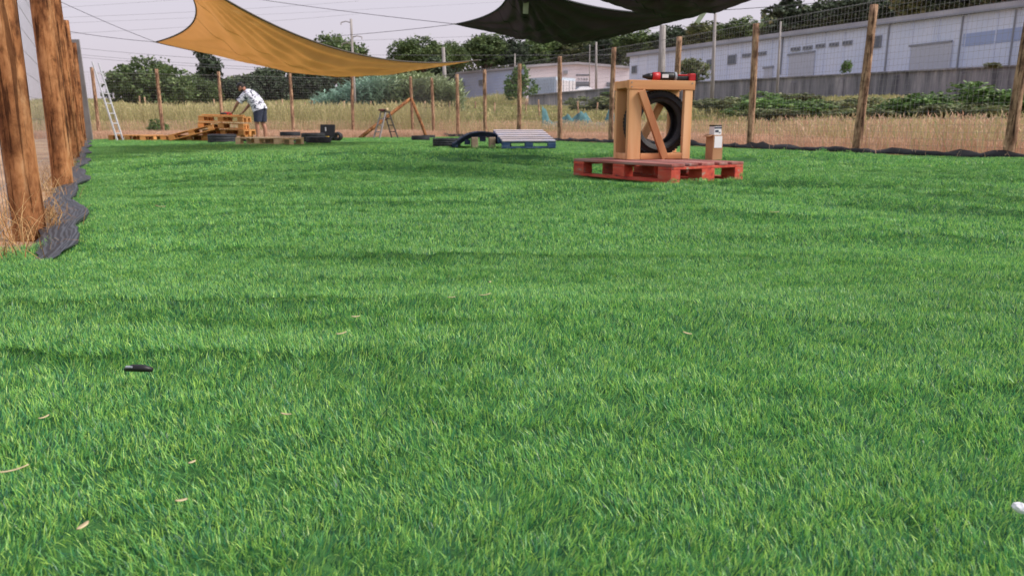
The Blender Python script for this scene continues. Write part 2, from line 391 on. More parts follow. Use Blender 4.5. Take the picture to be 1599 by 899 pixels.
def shirt_mat():
    m, nt, N, L, b = mat_new('patterned_shirt')
    g = N.new('ShaderNodeTexCoord'); mp = N.new('ShaderNodeMapping'); mp.inputs['Rotation'].default_value = (.4, .6, .3); mp.inputs['Scale'].default_value = (1, 1, 1.7)
    n = N.new('ShaderNodeTexNoise'); n.inputs['Scale'].default_value = 13; n.inputs['Detail'].default_value = 2.5; n.inputs['Distortion'].default_value = 1.2
    L.new(g.outputs['Object'], mp.inputs['Vector']); L.new(mp.outputs[0], n.inputs['Vector'])
    r = ramp(N, [(.515, (.78, .78, .86)), (.54, (.05, .055, .09))]); L.new(n.outputs['Fac'], r.inputs[0])
    L.new(r.outputs[0], b.inputs['Base Color']); b.inputs['Roughness'].default_value = .9
    return m
M['shirt'] = shirt_mat()

def stripe_mat():
    m, nt, N, L, b = mat_new('grey_ground_fabric')
    u = N.new('ShaderNodeUVMap'); sp = N.new('ShaderNodeSeparateXYZ'); L.new(u.outputs[0], sp.inputs[0])
    mu = N.new('ShaderNodeMath'); mu.operation = 'MULTIPLY'; mu.inputs[1].default_value = 62; L.new(sp.outputs[0], mu.inputs[0])
    si = N.new('ShaderNodeMath'); si.operation = 'SINE'; L.new(mu.outputs[0], si.inputs[0])
    n = N.new('ShaderNodeTexNoise'); n.inputs['Scale'].default_value = 30
    ad = N.new('ShaderNodeMath'); ad.operation = 'ADD'; L.new(si.outputs[0], ad.inputs[0]); L.new(n.outputs['Fac'], ad.inputs[1])
    r = ramp(N, [(.0, (.022, .025, .032)), (.6, (.034, .038, .048)), (1.0, (.07, .078, .094))]); 
    L.new(ad.outputs[0], r.inputs[0]); L.new(r.outputs[0], b.inputs['Base Color']); b.inputs['Roughness'].default_value = .6
    return m
M['strip'] = stripe_mat()

def tint_faces(me, cols):
    """one colour per face, stored on the face"""
    at_ = me.attributes.new('tint', 'FLOAT_COLOR', 'FACE')
    arr = np.ones((len(cols), 4), dtype=np.float32); arr[:, :3] = cols
    at_.data.foreach_set('color', arr.ravel())

# ------------------------------------------------------------------ ground and turf
def axis_vals(lo, hi, fine, ratio):
    v = [0.0]; s = fine
    while v[-1] < hi: v.append(v[-1] + s); s = s * ratio if v[-1] > 60 else s
    w = [0.0]; s = fine
    while w[-1] > lo: w.append(w[-1] - s); s = s * ratio if w[-1] < -60 else s
    return sorted(set(w + v))
gx = axis_vals(-2500, 2500, 1.5, 1.25); gy = axis_vals(-600, 3500, 1.5, 1.25)
b = MB()
b.v = [(x, y, H(x, y)) for y in gy for x in gx]
nx = len(gx)
b.f = [(j * nx + i, j * nx + i + 1, (j + 1) * nx + i + 1, (j + 1) * nx + i) for j in range(len(gy) - 1) for i in range(nx - 1)]
ground = b.build('ground', M['soil'], smooth_=True)
tag(ground, 'dry bare field of pinkish tan soil around the fenced yard', kind='structure')

def turf_x0(y): 
    return left_x(y) + .165 - .75 * smooth((3.0 - y) / .7) + .05 * math.sin(y * 2.1 + .6) + .025 * math.sin(y * 5.3)
def turf_x1(y): return right_x(y) - .10
b = MB(); ys = []; y = -1.0
while y < 31: ys.append(y); y += .09 if y < 9 else .16
NX = 190
for y in ys:
    x0, x1 = turf_x0(y), turf_x1(y)
    for i in range(NX + 1):
        x = x0 + (x1 - x0) * i / NX
        b.v.append((x, y, turf_z(x, y) - .019))
for j in range(len(ys) - 1):
    for i in range(NX):
        q = (j * (NX + 1) + i, j * (NX + 1) + i + 1, (j + 1) * (NX + 1) + i + 1, (j + 1) * (NX + 1) + i)
        cx = b.v[q[0]][0]; cy = b.v[q[0]][1]
        if cy < turf_back(cx): b.f.append(q)
turf = b.build('turf_ground', M['backing'], smooth_=True)
tag(turf, 'green artificial turf sheet laid wrinkled over the yard', kind='structure')

# --- turf blades: patches of blades instanced over the turf
patch_col = bpy.data.collections.new('turf_patches')
rng = np.random.default_rng(5)
def blade_patch(name, size, dens, w, l, segs, seed):
    r = np.random.default_rng(seed); n = int(dens * size * size); v = []; f = []; cols = []
    pal = np.array([(.49, .75, .16), (.325, .63, .145), (.185, .465, .13), (.066, .27, .11), (.029, .115, .075), (.53, .70, .25)])
    pw = np.array([.14, .23, .23, .21, .17, .02])
    # a few common lean directions, so the pile lies in tufts
    tx = r.uniform(-.7, .7, (14, 2)) * size; ta = r.normal(0, 1.3, 14)
    for k in range(n):
        x, y = r.uniform(-.70, .70, 2) * size
        j = np.argmin(((tx - (x, y)) ** 2).sum(1))
        ang = ta[j] + r.normal(0, 1.0); lean = abs(r.normal(.85, .45)); L = (l + .010) * r.uniform(.65, 1.15); W = w * r.uniform(.7, 1.3)
        fa = ang + math.pi / 2 + r.normal(0, .7)
        wx, wy = math.cos(fa) * W / 2, math.sin(fa) * W / 2
        o = len(v); cur = lean * .62
        px, py, pz = x, y, -.012
        step = L / segs
        for s in range(segs + 1):
            t = 1 - (s / segs) ** 2 * .75
            if s == segs:
                v.append((px, py, pz))
            else:
                v.append((px - wx * t, py - wy * t, pz)); v.append((px + wx * t, py + wy * t, pz))
                px += math.cos(ang) * math.sin(cur) * step; py += math.sin(ang) * math.sin(cur) * step; pz += math.cos(cur) * step
                cur = min(1.45, cur + lean * .14)
        c = pal[r.choice(6, p=pw)] * r.uniform(.85, 1.15)
        for s in range(segs - 1):
            f.append((o + 2 * s, o + 2 * s + 1, o + 2 * s + 3, o + 2 * s + 2)); cols.append(c)
        f.append((o + 2 * segs - 2, o + 2 * segs - 1, o + 2 * segs)); cols.append(c)
    # curly tan thatch low in the pile
    me = bpy.data.meshes.new(name); me.from_pydata(v, [], f); me.update(); tint_faces(me, np.array(cols))
    me.materials.append(M['blade'])
    o = bpy.data.objects.new(name, me); patch_col.objects.link(o); return o
NV = 6
for i in range(NV): blade_patch('patch_%02d' % i, .13, 105000, .0013, .0075, 3, 100 + i)
for i in range(NV): blade_patch('patch_%02d' % (NV + i), .13, 52000, .0018, .0105, 3, 200 + i)
for i in range(NV): blade_patch('patch_%02d' % (2 * NV + i), .25, 15000, .0038, .016, 2, 300 + i)
pv, pr, pi = [], [], []
random.seed(3)
def put_patch(x, y, cell, lod):
    x += random.uniform(-.1, .1) * cell; y += random.uniform(-.1, .1) * cell
    if not (turf_x0(y) - .02 < x < turf_x1(y)) or y > turf_back(x): return
    e_ = .06; z = turf_z(x, y)
    nrm = Vector((-(turf_z(x + e_, y) - turf_z(x - e_, y)) / (2 * e_), -(turf_z(x, y + e_) - turf_z(x, y - e_)) / (2 * e_), 1)).normalized()
    ang = 4.5 * noise.noise(Vector((x * .55, y * .8, 20.0))) + 1.6 * noise.noise(Vector((x * 2.2, y * 2.2, 25.0))) + random.uniform(-.6, .6) + .8
    q = nrm.to_track_quat('Z', 'Y') @ Euler((0, 0, ang)).to_quaternion()
    pv.append((x, y, z)); pr.append(tuple(q.to_euler())); pi.append(lod * NV + random.randrange(NV))
yy = -1.0
while yy < 31:
    cell = .13 if yy < 7 else .25
    lod = 0 if yy < 2.6 else (1 if yy < 7 else 2)
    x = turf_x0(yy)
    while x < turf_x1(yy):
        if yy > 0.2 or abs(x) < 2: put_patch(x, yy + cell / 2, cell, lod)
        x += cell
    yy += cell
me = bpy.data.meshes.new('turf_grass'); me.from_pydata(pv, [], []); me.update()
a_ = me.attributes.new('rot', 'FLOAT_VECTOR', 'POINT'); a_.data.foreach_set('vector', np.array(pr, dtype=np.float32).ravel())
a_ = me.attributes.new('pick', 'INT', 'POINT'); a_.data.foreach_set('value', np.array(pi, dtype=np.int32))
tg = obj('turf_grass', me, M['blade'])
tag(tg, 'dense green artificial grass blades covering the yard', 'grass', kind='stuff')
def gn_instances(o, col):
    ng = bpy.data.node_groups.new('scatter', 'GeometryNodeTree')
    ng.interface.new_socket('Geometry', in_out='INPUT', socket_type='NodeSocketGeometry')
    ng.interface.new_socket('Geometry', in_out='OUTPUT', socket_type='NodeSocketGeometry')
    N, L = ng.nodes, ng.links
    gi, go = N.new('NodeGroupInput'), N.new('NodeGroupOutput')
    ci = N.new('GeometryNodeCollectionInfo'); ci.inputs['Collection'].default_value = col
    ci.inputs['Separate Children'].default_value = True; ci.inputs['Reset Children'].default_value = True
    ip = N.new('GeometryNodeInstanceOnPoints'); ip.inputs['Pick Instance'].default_value = True
    r_ = N.new('GeometryNodeInputNamedAttribute'); r_.data_type = 'FLOAT_VECTOR'; r_.inputs[0].default_value = 'rot'
    k_ = N.new('GeometryNodeInputNamedAttribute'); k_.data_type = 'INT'; k_.inputs[0].default_value = 'pick'
    L.new(gi.outputs[0], ip.inputs['Points']); L.new(ci.outputs[0], ip.inputs['Instance'])
    er = N.new('FunctionNodeEulerToRotation'); L.new(r_.outputs[0], er.inputs[0]); L.new(er.outputs[0], ip.inputs['Rotation'])
    L.new(k_.outputs[0], ip.inputs['Instance Index'])
    L.new(ip.outputs[0], go.inputs[0])
    md = o.modifiers.new('scatter', 'NODES'); md.node_group = ng
gn_instances(tg, patch_col)

# ------------------------------------------------------------------ retaining wall, buildings on the terrace
def wall_pt(px, py, A, B):
    """where the sight line through a pixel meets the vertical plane through A and B"""
    d = ray(px, py); n = Vector((-(B - A).y, (B - A).x, 0)); t = (n.x * A.x + n.y * A.y) / n.dot(d) if True else 0
    return Vector((0, 0, CAM_H)) + d * t

def wall_segment(A, B, zb0, zt0, zb1, zt1, th, name, mat, parent=None):
    d = (B - A).normalized(); n = Vector((-d.y, d.x)) * th
    m = MB()
    P = [(A.x, A.y, zb0), (B.x, B.y, zb1), (B.x + n.x, B.y + n.y, zb1), (A.x + n.x, A.y + n.y, zb0),
         (A.x, A.y, zt0), (B.x, B.y, zt1), (B.x + n.x, B.y + n.y, zt1), (A.x + n.x, A.y + n.y, zt0)]
    m.add(P, [(3, 2, 1, 0), (4, 5, 6, 7), (0, 1, 5, 4), (1, 2, 6, 5), (2, 3, 7, 6), (3, 0, 4, 7)])
    return m.build(name, mat, parent)
rw = empty('retaining_wall', (20, 90, 2.0))
tag(rw, 'long stained grey concrete retaining wall below the warehouses', 'wall')
def wseg(A, B, z0, z1, n):
    for k in range(n):
        p = A.lerp(B, k / n); q = A.lerp(B, (k + .997) / n)
        za, zb = z0 + (z1 - z0) * k / n, z0 + (z1 - z0) * (k + 1) / n
        s = wall_segment(p, q, 1.2, za, 1.2, zb, -.3, 'wall_panel', M['concrete']); s.parent = rw
        s.matrix_parent_inverse = rw.matrix_world.inverted() if False else Matrix.Translation((-20, -90, -2.0))
        c = MB(); c.bar((p.x, p.y, za + .06), (q.x, q.y, zb + .06), .45, .12)
        c = c.build('coping', M['concrete'], s)
zA = wall_pt(1640, 99, Vector((*WALL_A, 0)), Vector((*WALL_B, 0))).z
wseg(WALL_A, WALL_B, 4.62, 5.55, 14)
wseg(WALL_B, WALL_C, 5.45, 4.25, 4)
for k in range(11):
    p = WALL_A.lerp(WALL_B, (k + .5) / 11); d = (WALL_B - WALL_A).normalized(); n = Vector((d.y, -d.x)) * -.12
    c = MB(); c.box(p.x + n.x * 1, p.y + n.y * 1, 2.9, .35, .35, 3.6); c = c.build('pilaster', M['concrete'], rw)
    c.matrix_parent_inverse = Matrix.Translation((-20, -90, -2.0))

def facade_piece(parent, A, B, px0, py0, px1, py1, mat, name, depth=.12, inset=0.0, z=None):
    """a flat box on the vertical plane A-B covering the pixel rectangle"""
    A3, B3 = Vector((A.x, A.y, 0)), Vector((B.x, B.y, 0))
    d = (B3 - A3).normalized(); n = Vector((-d.y, d.x, 0))
    if n.dot(-A3) < 0: n = -n
    pm0 = wall_pt(px0, (py0 + py1) / 2, A3, B3); pm1 = wall_pt(px1, (py0 + py1) / 2, A3, B3)
    zt = wall_pt((px0 + px1) / 2, py0, A3, B3).z; zb = wall_pt((px0 + px1) / 2, py1, A3, B3).z
    s0, s1 = (pm0 - A3).dot(d), (pm1 - A3).dot(d)
    c = A3 + d * ((s0 + s1) / 2) + n * (depth / 2 - inset)
    o = MB(); o.box(0, 0, 0, abs(s1 - s0), depth, zt - zb)
    o = o.build(name, mat, parent)
    o.location = Vector((c.x, c.y, (zt + zb) / 2)) - parent.location
    o.rotation_euler = (0, 0, math.atan2(d.y, d.x))
    return o

# long pale blue warehouse
BA, BB = Vector((52.0, 33.6)), Vector((18.4, 120.0))
wa3, wb3 = Vector((BA.x, BA.y, 0)), Vector((BB.x, BB.y, 0))
wh = empty('warehouse', (BB.x, BB.y, 5.0))
tag(wh, 'long pale blue warehouse with grey roof edge above the concrete wall', 'building')
INVW = Matrix.Translation(-wh.location)
def tp(o, parent):                      # keep world coordinates under a parent that is only moved
    o.parent = parent; o.matrix_parent_inverse = Matrix.Translation(-parent.location); return o
zt_r = wall_pt(1599, 12, wa3, wb3).z; zt_l = wall_pt(976, 90, wa3, wb3).z
pr_ = wall_pt(1599, 50, wa3, wb3); pl_ = wall_pt(976, 100, wa3, wb3)
sl = (zt_l - zt_r) / ((pl_ - pr_).length)
def eave(p2): return zt_r + sl * ((Vector((p2.x, p2.y, 0)) - Vector((pr_.x, pr_.y, 0))).dot((wb3 - wa3).normalized()))
NP = 12
mid = BA.lerp(BB, .52)
for k in range(NP):                     # cladding bays, each a panel with a recessed joint
    p, q = BA.lerp(BB, k / NP), BA.lerp(BB, (k + .996) / NP)
    w_ = wall_segment(p, q, 3.5, eave(p), 3.5, eave(q), -12.0, 'wall_panel', M['blueshed'] if k != 3 else M['blueshed'])
    tp(w_, wh)
rf = MB(); dN = Vector(((BB - BA).y, -(BB - BA).x)).normalized()
if dN.dot(-BA) < 0: dN = -dN
A2, B2 = BA + dN * .35, BB + dN * .35
za, zb = eave(BA), eave(BB)
ex = (BB - BA).normalized() * .4
A2 -= ex; B2 += ex
bk = -dN * 12.9; bk2 = -dN * 6.5
P = [(A2.x, A2.y, za + .02), (B2.x, B2.y, zb + .02), (B2.x, B2.y, zb + .55), (A2.x, A2.y, za + .55),
     (A2.x + bk2.x, A2.y + bk2.y, za + 1.25), (B2.x + bk2.x, B2.y + bk2.y, zb + 1.25),
     (A2.x + bk.x, A2.y + bk.y, za + .02), (B2.x + bk.x, B2.y + bk.y, zb + .02)]
rf.add(P, [(0, 1, 2, 3), (3, 2, 5, 4), (4, 5, 7, 6), (1, 0, 6, 7), (0, 3, 4, 6), (2, 1, 7, 5)])
tp(rf.build('roof', M['roofgrey']), wh)
for k in range(1, 34):
    p = BA.lerp(BB, k / 34.0) + dN * .03; m = MB(); m.box(p.x, p.y, (3.5 + eave(p)) / 2, .10, .10, eave(p) - 3.5); tp(m.build('cladding_rib', M['blueshed']), wh)
gt = MB(); gt.bar((A2.x + dN.x * .08, A2.y + dN.y * .08, za + .06), (B2.x + dN.x * .08, B2.y + dN.y * .08, zb + .06), .16, .14)
tp(gt.build('gutter', M['vent']), wh)
for r_ in ((987, 103, 995, 115), (1104, 93, 1116, 109), (1137, 86, 1150, 101), (1365, 56, 1377, 75)):
    o = facade_piece(wh, BA, BB, *r_, M['vent'], 'window', .14)
    g_ = facade_piece(wh, BA, BB, r_[0] + 1.2, r_[1] + 1.4, r_[2] - 1.2, r_[3] - 1.4, M['glass'], 'pane', .17)
    g_.location = o.rotation_euler.to_matrix().inverted() @ (g_.location - o.location); g_.rotation_euler = (0, 0, 0); g_.parent = o
for r_ in ((1160, 84, 1172, 90), (1184, 81, 1197, 87), (1236, 74, 1250, 80), (1255, 72, 1269, 78), (1275, 69, 1289, 75), (1296, 67, 1310, 73), (1317, 64, 1331, 71)):
    o = facade_piece(wh, BA, BB, *r_, M['vent'], 'vent', .14)
    for k in range(3):
        w3 = (r_[2] - r_[0]) / 3
        s = facade_piece(wh, BA, BB, r_[0] + w3 * k + 1, r_[1] + 1.5, r_[0] + w3 * (k + 1) - 1, r_[3] - 1.5, M['glass'], 'pane', .17)
        s.location = o.rotation_euler.to_matrix().inverted() @ (s.location - o.location); s.rotation_euler = (0, 0, 0); s.parent = o
for r_ in ((1423, 70, 1486, 110), (1233, 85, 1272, 120), (1194, 107, 1207, 124)):
    o = facade_piece(wh, BA, BB, *r_, M['palegrey'], 'door', .12)
    s = facade_piece(wh, BA, BB, r_[0] - 1.5, r_[1] - 3, r_[2] + 1.5, r_[1], M['vent'], 'door_lintel', .2)
    s.location = o.rotation_euler.to_matrix().inverted() @ (s.location - o.location); s.rotation_euler = (0, 0, 0); s.parent = o
facade_piece(wh, BA, BB, 1505, 48, 1597, 68, plain('blue_band', (.36, .45, .68), var=.05), 'painted_band', .05)
for x in (1221, 1386, 1500, 1582):
    facade_piece(wh, BA, BB, x - .7, 86 - (x - 1000) * .12, x + .7, 120 - (x - 1100) * .03, M['vent'], 'downpipe', .16)

# far white hall with a low gable
GA, GB = Vector((4.0, 150.0)), Vector((25.5, 152.0))
hall = empty('white_hall', (GA.x, GA.y, 5.5))
tag(hall, 'far white hall with low gable front behind the white container', 'building')
ga3, gb3 = Vector((GA.x, GA.y, 0)), Vector((GB.x, GB.y, 0))
def gpt(px, py): return wall_pt(px, py, ga3, gb3)
top = [gpt(822, 106), gpt(900, 101), gpt(985, 108)]
m = MB(); back = Vector((-8, 45, 0))
Fp = [Vector((top[0].x, top[0].y, 3.5)), top[0], top[1], top[2], Vector((top[2].x, top[2].y, 3.5))]
Bp = [p + back for p in Fp]
n5 = 5
m.add(Fp + Bp, [(0, 1, 2, 3, 4), (9, 8, 7, 6, 5), (0, 5, 6, 1), (4, 3, 8, 9)])
tp(m.build('wall', M['whitewall']), hall)
m = MB()
for i in (1, 2):
    a1, b1 = Fp[i], Fp[i + 1]; a1 = a1 + Vector((0, -.5, .02)); b1 = b1 + Vector((0, -.5, .02)); up = Vector((0, 0, .45))
    c1, d1 = b1 + back, a1 + back
    m.add([a1, b1, b1 + up, a1 + up, c1, d1, c1 + up, d1 + up], [(0, 1, 2, 3), (3, 2, 6, 7), (1, 4, 6, 2), (0, 3, 7, 5), (0, 5, 4, 1), (5, 7, 6, 4)])
tp(m.build('roof', M['roofgrey']), hall)
for r_ in ((899, 128, 920, 147), (947, 129, 964, 147)):
    o = facade_piece(hall, GA, GB, *r_, M['shutter'], 'door', .15)
    s = facade_piece(hall, GA, GB, r_[0], r_[1] + 3, r_[2], r_[1] + 4, M['vent'], 'door_slat', .2)
    s.location = o.rotation_euler.to_matrix().inverted() @ (s.location - o.location); s.rotation_euler = (0, 0, 0); s.parent = o
facade_piece(hall, GA, GB, 880, 111, 886, 116, M['vent'], 'air_unit', .5)
sg = empty('x', (0, 0, 0)); bpy.data.objects.remove(sg)
random.seed(9)                            # two rows of lettering too far off to read: short dark strokes at their size
x = 899.5
while x < 919.5:
    w_ = random.uniform(.9, 1.5); facade_piece(hall, GA, GB, x, 116.2, x + w_, 118.8, M['shutter'], 'lettering', .06); x += w_ + .45
for x in (902, 906.5, 911, 915):
    facade_piece(hall, GA, GB, x, 122.2, x + 2.6, 123.2, M['vent'], 'lettering', .06)
    facade_piece(hall, GA, GB, x + random.choice((0, 1.6)), 123.2, x + 2.6, 125.6, M['vent'], 'lettering', .06)
# side building: the bluish shade on its wall is put into the cladding colour
SA, SB = Vector((-13.5, 175.0)), Vector((3.4, 150.5))
M['shaded_hall'] = noise_mat('shade_blue_cladding', [(.35, (.46, .56, .82)), (.65, (.54, .64, .88))], scale=.35, rough=.7)
sb = empty('blue_hall', (SA.x, SA.y, 5.0)); tag(sb, 'bluish side hall with two small windows behind the fence posts', 'building')
sa3, sb3 = Vector((SA.x, SA.y, 0)), Vector((SB.x, SB.y, 0))
z0, z1 = wall_pt(717, 116, sa3, sb3).z, wall_pt(822, 107, sa3, sb3).z
tp(wall_segment(SA, SB, 2.0, z0, 2.0, z1, 14, 'wall', M['shaded_hall']), sb)
r2 = wall_segment(SA + Vector((-.4, -.3)), SB + Vector((-.4, -.3)), z0 + .03, z0 + .4, z1 + .03, z1 + .4, 15, 'roof', M['roofgrey']); tp(r2, sb)
for r_ in ((720, 128, 725, 137), (749, 125, 756, 134)):
    o = facade_piece(sb, SA, SB, *r_, M['vent'], 'window', .3)
    s = facade_piece(sb, SA, SB, r_[0] + 1, r_[1] + 1, r_[2] - 1, r_[3] - 1, M['glass'], 'pane', .35)
    s.location = o.rotation_euler.to_matrix().inverted() @ (s.location - o.location); s.rotation_euler = (0, 0, 0); s.parent = o

# container
ct = empty('shipping_container', at(827, 155, 104))
tag(ct, 'white shipping container standing on the terrace before the far hall', 'container')
cz = ct.location.z
P0 = at(825.5, 140, 104); P1 = at(868, 140, 101); P2 = at(898, 140, 104.5)
P0.z = P1.z = P2.z = 0
d1 = (P1 - P0); d2 = (P2 - P1)
hC = 2.75
m = MB(); Q = [P0, P1, P2, P0 + d2]
m.add([Vector((q.x, q.y, cz - .4)) for q in Q] + [Vector((q.x, q.y, cz + hC)) for q in Q], [(3, 2, 1, 0), (4, 5, 6, 7), (0, 1, 5, 4), (1, 2, 6, 5), (2, 3, 7, 6), (3, 0, 4, 7)])
tp(m.build('container_body', M['container']), ct)
nd = Vector((d2.y, -d2.x, 0)).normalized() * .05
for k in range(2):
    a1 = P1.lerp(P2, .02 + .49 * k); b1 = P1.lerp(P2, .49 + .49 * k)
    m = MB(); m.bar((a1.x + nd.x, a1.y + nd.y, cz + 1.2), (b1.x + nd.x, b1.y + nd.y, cz + 1.2), .1, hC - .4); o = tp(m.build('door', M['containerw']), ct)
    for t in (.3, .7):
        c1 = a1.lerp(b1, t) + nd * 2.6; m = MB(); m.tube([(c1.x, c1.y, cz), (c1.x, c1.y, cz + 2.5)], .03, 6)
        h = m.build('lock_rod', M['vent']); h.parent = o
for k in range(13):
    c1 = P0.lerp(P1, (k + .5) / 13); nn = Vector((d1.y, -d1.x, 0)).normalized() * .02
    m = MB(); m.bar((c1.x + nn.x, c1.y + nn.y, cz - .2), (c1.x + nn.x, c1.y + nn.y, cz + hC - .12), .16, .06, up=(d1.x, d1.y, 0)); tp(m.build('side_rib', M['container']), ct)

# parked white cars on the terrace
def car(loc, rz, label):
    r = empty('parked_car', loc, rz); tag(r, label, 'car', 'white cars parked on the terrace')
    m = MB(); prof = [(-2.1, .35), (-2.15, .75), (-1.9, .92), (-1.2, 1.0), (-.55, 1.42), (.9, 1.45), (1.7, 1.02), (2.1, .95), (2.15, .4)]
    n = len(prof); v = [(x, -.82 + .1 * (z > 1.1), z) for x, z in prof] + [(x, .82 - .1 * (z > 1.1), z) for x, z in prof]
    m.add(v, [tuple(range(n)), tuple(range(2 * n - 1, n - 1, -1))] + [(i, (i + 1) % n, n + (i + 1) % n, n + i) for i in range(n)])
    m.build('body', M['carwhite'], r, bevel=.04)
    for s in (-1, 1):
        m = MB(); m.add([(-.95, s * .80, 1.04), (1.4, s * .80, 1.05), (.85, s * .735, 1.38), (-.5, s * .735, 1.36)], [(0, 1, 2, 3)]); m.build('side_window', M['glass'], r)
    m = MB(); m.add([(-1.17, -.7, 1.03), (-1.17, .7, 1.03), (-.58, .66, 1.41), (-.58, -.66, 1.41)], [(0, 1, 2, 3)]); m.build('windscreen', M['glass'], r, loc=(-.02, 0, .02))
    for x in (-1.3, 1.3):
        for s in (-1, 1):
            m = MB(); m.lathe([(.18, -.1), (.31, -.1), (.33, 0), (.31, .1), (.18, .1)], 14, 'Y'); m.build('wheel', M['rubber'], r, loc=(x, s * .75, .33))
    return r
for (px, Y, rz, lab) in ((908, 118, 20, 'small white car parked beside the white container'), (955, 122, 160, 'white car parked before the second shutter of the far hall')):
    p = at(px, 150, Y); car((p.x, p.y, max(H(p.x, p.y), at(px, 151, Y).z)), RAD(rz), lab)

# ------------------------------------------------------------------ fences
def log_mesh(seed, h, r0, r1):
    m = MB(); n = 14; seg = 14; P = []
    for i in range(seg + 1):
        t = i / seg; z = h * t
        ox = .012 * math.sin(t * 3 + seed) ; oy = .012 * math.cos(t * 2.3 + seed * 2)
        for k in range(n):
            a_ = 2 * math.pi * k / n
            rr = (r0 + (r1 - r0) * t) * (1 + .05 * noise.noise(Vector((math.cos(a_) * 1.2, math.sin(a_) * 1.2, z * 3 + seed * 7))) + .03 * noise.noise(Vector((math.cos(a_) * 3, math.sin(a_) * 3, z * 9 + seed))))
            P.append((ox + rr * math.cos(a_), oy + rr * math.sin(a_), z))
    F_ = [(i * n + k, i * n + (k + 1) % n, (i + 1) * n + (k + 1) % n, (i + 1) * n + k) for i in range(seg) for k in range(n)]
    F_.append(tuple(range(seg * n, seg * n + n))); F_.append(tuple(range(n - 1, -1, -1)))
    m.add(P, F_); me = m.mesh('post', True); me.materials.append(M['log']); return me
LOGS = [log_mesh(s, 2.65, .067 + .004 * (s % 3), .060) for s in range(5)]
LOGS_PALE = []
for me in LOGS:
    c = me.copy(); c.materials[0] = M['log_pale']; LOGS_PALE.append(c)
def wire_mesh(pts, h, dx, zs, r, zoff=.02, name='wire_mesh'):
    """welded mesh between ground points: upright wires every dx, level wires at zs"""
    m = MB()
    tot = 0
    for (a_, b_) in zip(pts[:-1], pts[1:]):
        d = b_ - a_; n = max(1, int(d.length / dx))
        for k in range(n):
            p = a_ + d * (k / n); z = rise(p.x, p.y)
            m.tube([(p.x, p.y, z + zoff), (p.x, p.y, z + h)], r, 3, cap=False)
        for zz in zs:
            q = [a_ + d * (k / 3) for k in range(4)]
            m.tube([(p.x, p.y, rise(p.x, p.y) + zz + .006 * math.sin(zz * 40 + i * 2)) for i, p in enumerate(q)], r, 3, cap=False)
    return m
def fence(name, label, spots, mesh_pts, dx, dz, r, mesh_off, h=2.38, wires=(2.36,)):
    root = empty(name, (spots[0][0], spots[0][1], rise(*spots[0][:2]))); tag(root, label, 'fence')
    random.seed(len(label))
    for i, sp in enumerate(spots):
        x, y = sp[:2]; hs = sp[2] if len(sp) > 2 else 1.0
        o = obj('post', (LOGS if 'thick' in label else LOGS_PALE)[i % 5], None, root)
        o.location = Vector((x, y, rise(x, y) - .15)) - root.location
        o.rotation_euler = (random.uniform(-.012, .012), random.uniform(-.012, .012), random.uniform(0, 6.28)); o.scale = (1, 1, hs)
    pts = [Vector((p[0] + mesh_off[0], p[1] + mesh_off[1])) for p in mesh_pts]
    zs = [.05 + k * dz for k in range(int(h / dz) + 1)]
    w = tp(wire_mesh(pts, h, dx, zs, r).build('wire_mesh', M['wire']), root); w['kind'] = 'stuff'
    for zz in wires:
        m = MB(); m.tube([(p.x, p.y, rise(p.x, p.y) + zz) for p in pts], .003, 5); tp(m.build('straining_wire', M['wire']), root)
    return root
ly = [L0.y + 2.40 * k for k in range(11)]
fence('left_fence'.replace('left_', 'log_'), 'near fence of thick rough log posts with wire mesh along the turf edge',
      [(left_x(y) + (.02 if k % 2 else -.01), y, 1.0 + .02 * math.sin(k * 2.2)) for k, y in enumerate(ly)],
      [(left_x(y), y) for y in [2.1] + ly], .10, .15, .0013, (-.085, 0))
ry = [8.1, 10.2] + [12.3 + 2.36 * k for k in range(10)]
ry = [7.6, 9.95, 12.3, 14.75, 17.1, 19.4, 21.75, 24.1, 26.4, 28.7, 31.05]
fence('log_fence', 'fence of slim log posts with wire mesh before the dry slope and retaining wall',
      [(right_x(y), y, .935 + .012 * math.sin(y * 3)) for y in ry], [(right_x(y), y) for y in [4.0] + ry], .075, .10, .0018, (.08, .03))
bx = [-4.4, -6.8, -9.1, -11.6, -13.4, -15.4]
fence('log_fence', 'far end fence of log posts with wire mesh behind the stacked pallets',
      [(x, back_y(x) - (0 if x > -13 else .6)) for x in bx], [(right_x(31.05), 31.05)] + [(x, back_y(x)) for x in bx] + [(left_x(28.2), 28.2)], .075, .10, .0022, (.05, .08))

# short stakes of another enclosure, further off
fe = empty('stake_fence', (-9, 44, 0)); tag(fe, 'distant fence of short thin stakes in the tall dry grass', 'fence')
random.seed(12)
for px, Y, tpx in ((222, 40, 150), (232, 46, 152), (338, 44, 155), (433, 45, 158), (443, 42, 155), (478, 46, 160), (490, 42, 157), (521, 46, 165), (538, 41, 158), (580, 43, 158), (603, 47, 163), (622, 44, 158), (663, 44, 158), (704, 44, 160), (741, 45, 158), (773, 43, 160), (822, 44, 160), (842, 42, 156), (903, 43, 158), (931, 45, 160)):
    b0 = at(px, 200, Y); t0 = at(px, tpx, Y)
    z0 = H(b0.x, b0.y) - .2
    m = MB(); m.tube([(0, 0, 0), (random.uniform(-.05, .05), 0, (t0.z - z0) * .5), (random.uniform(-.08, .08), 0, t0.z - z0)], [.05, .05, .042], 7)
    tp(m.build('stake', M['log_pale'], smooth_=True, loc=(b0.x, b0.y, z0)), fe)

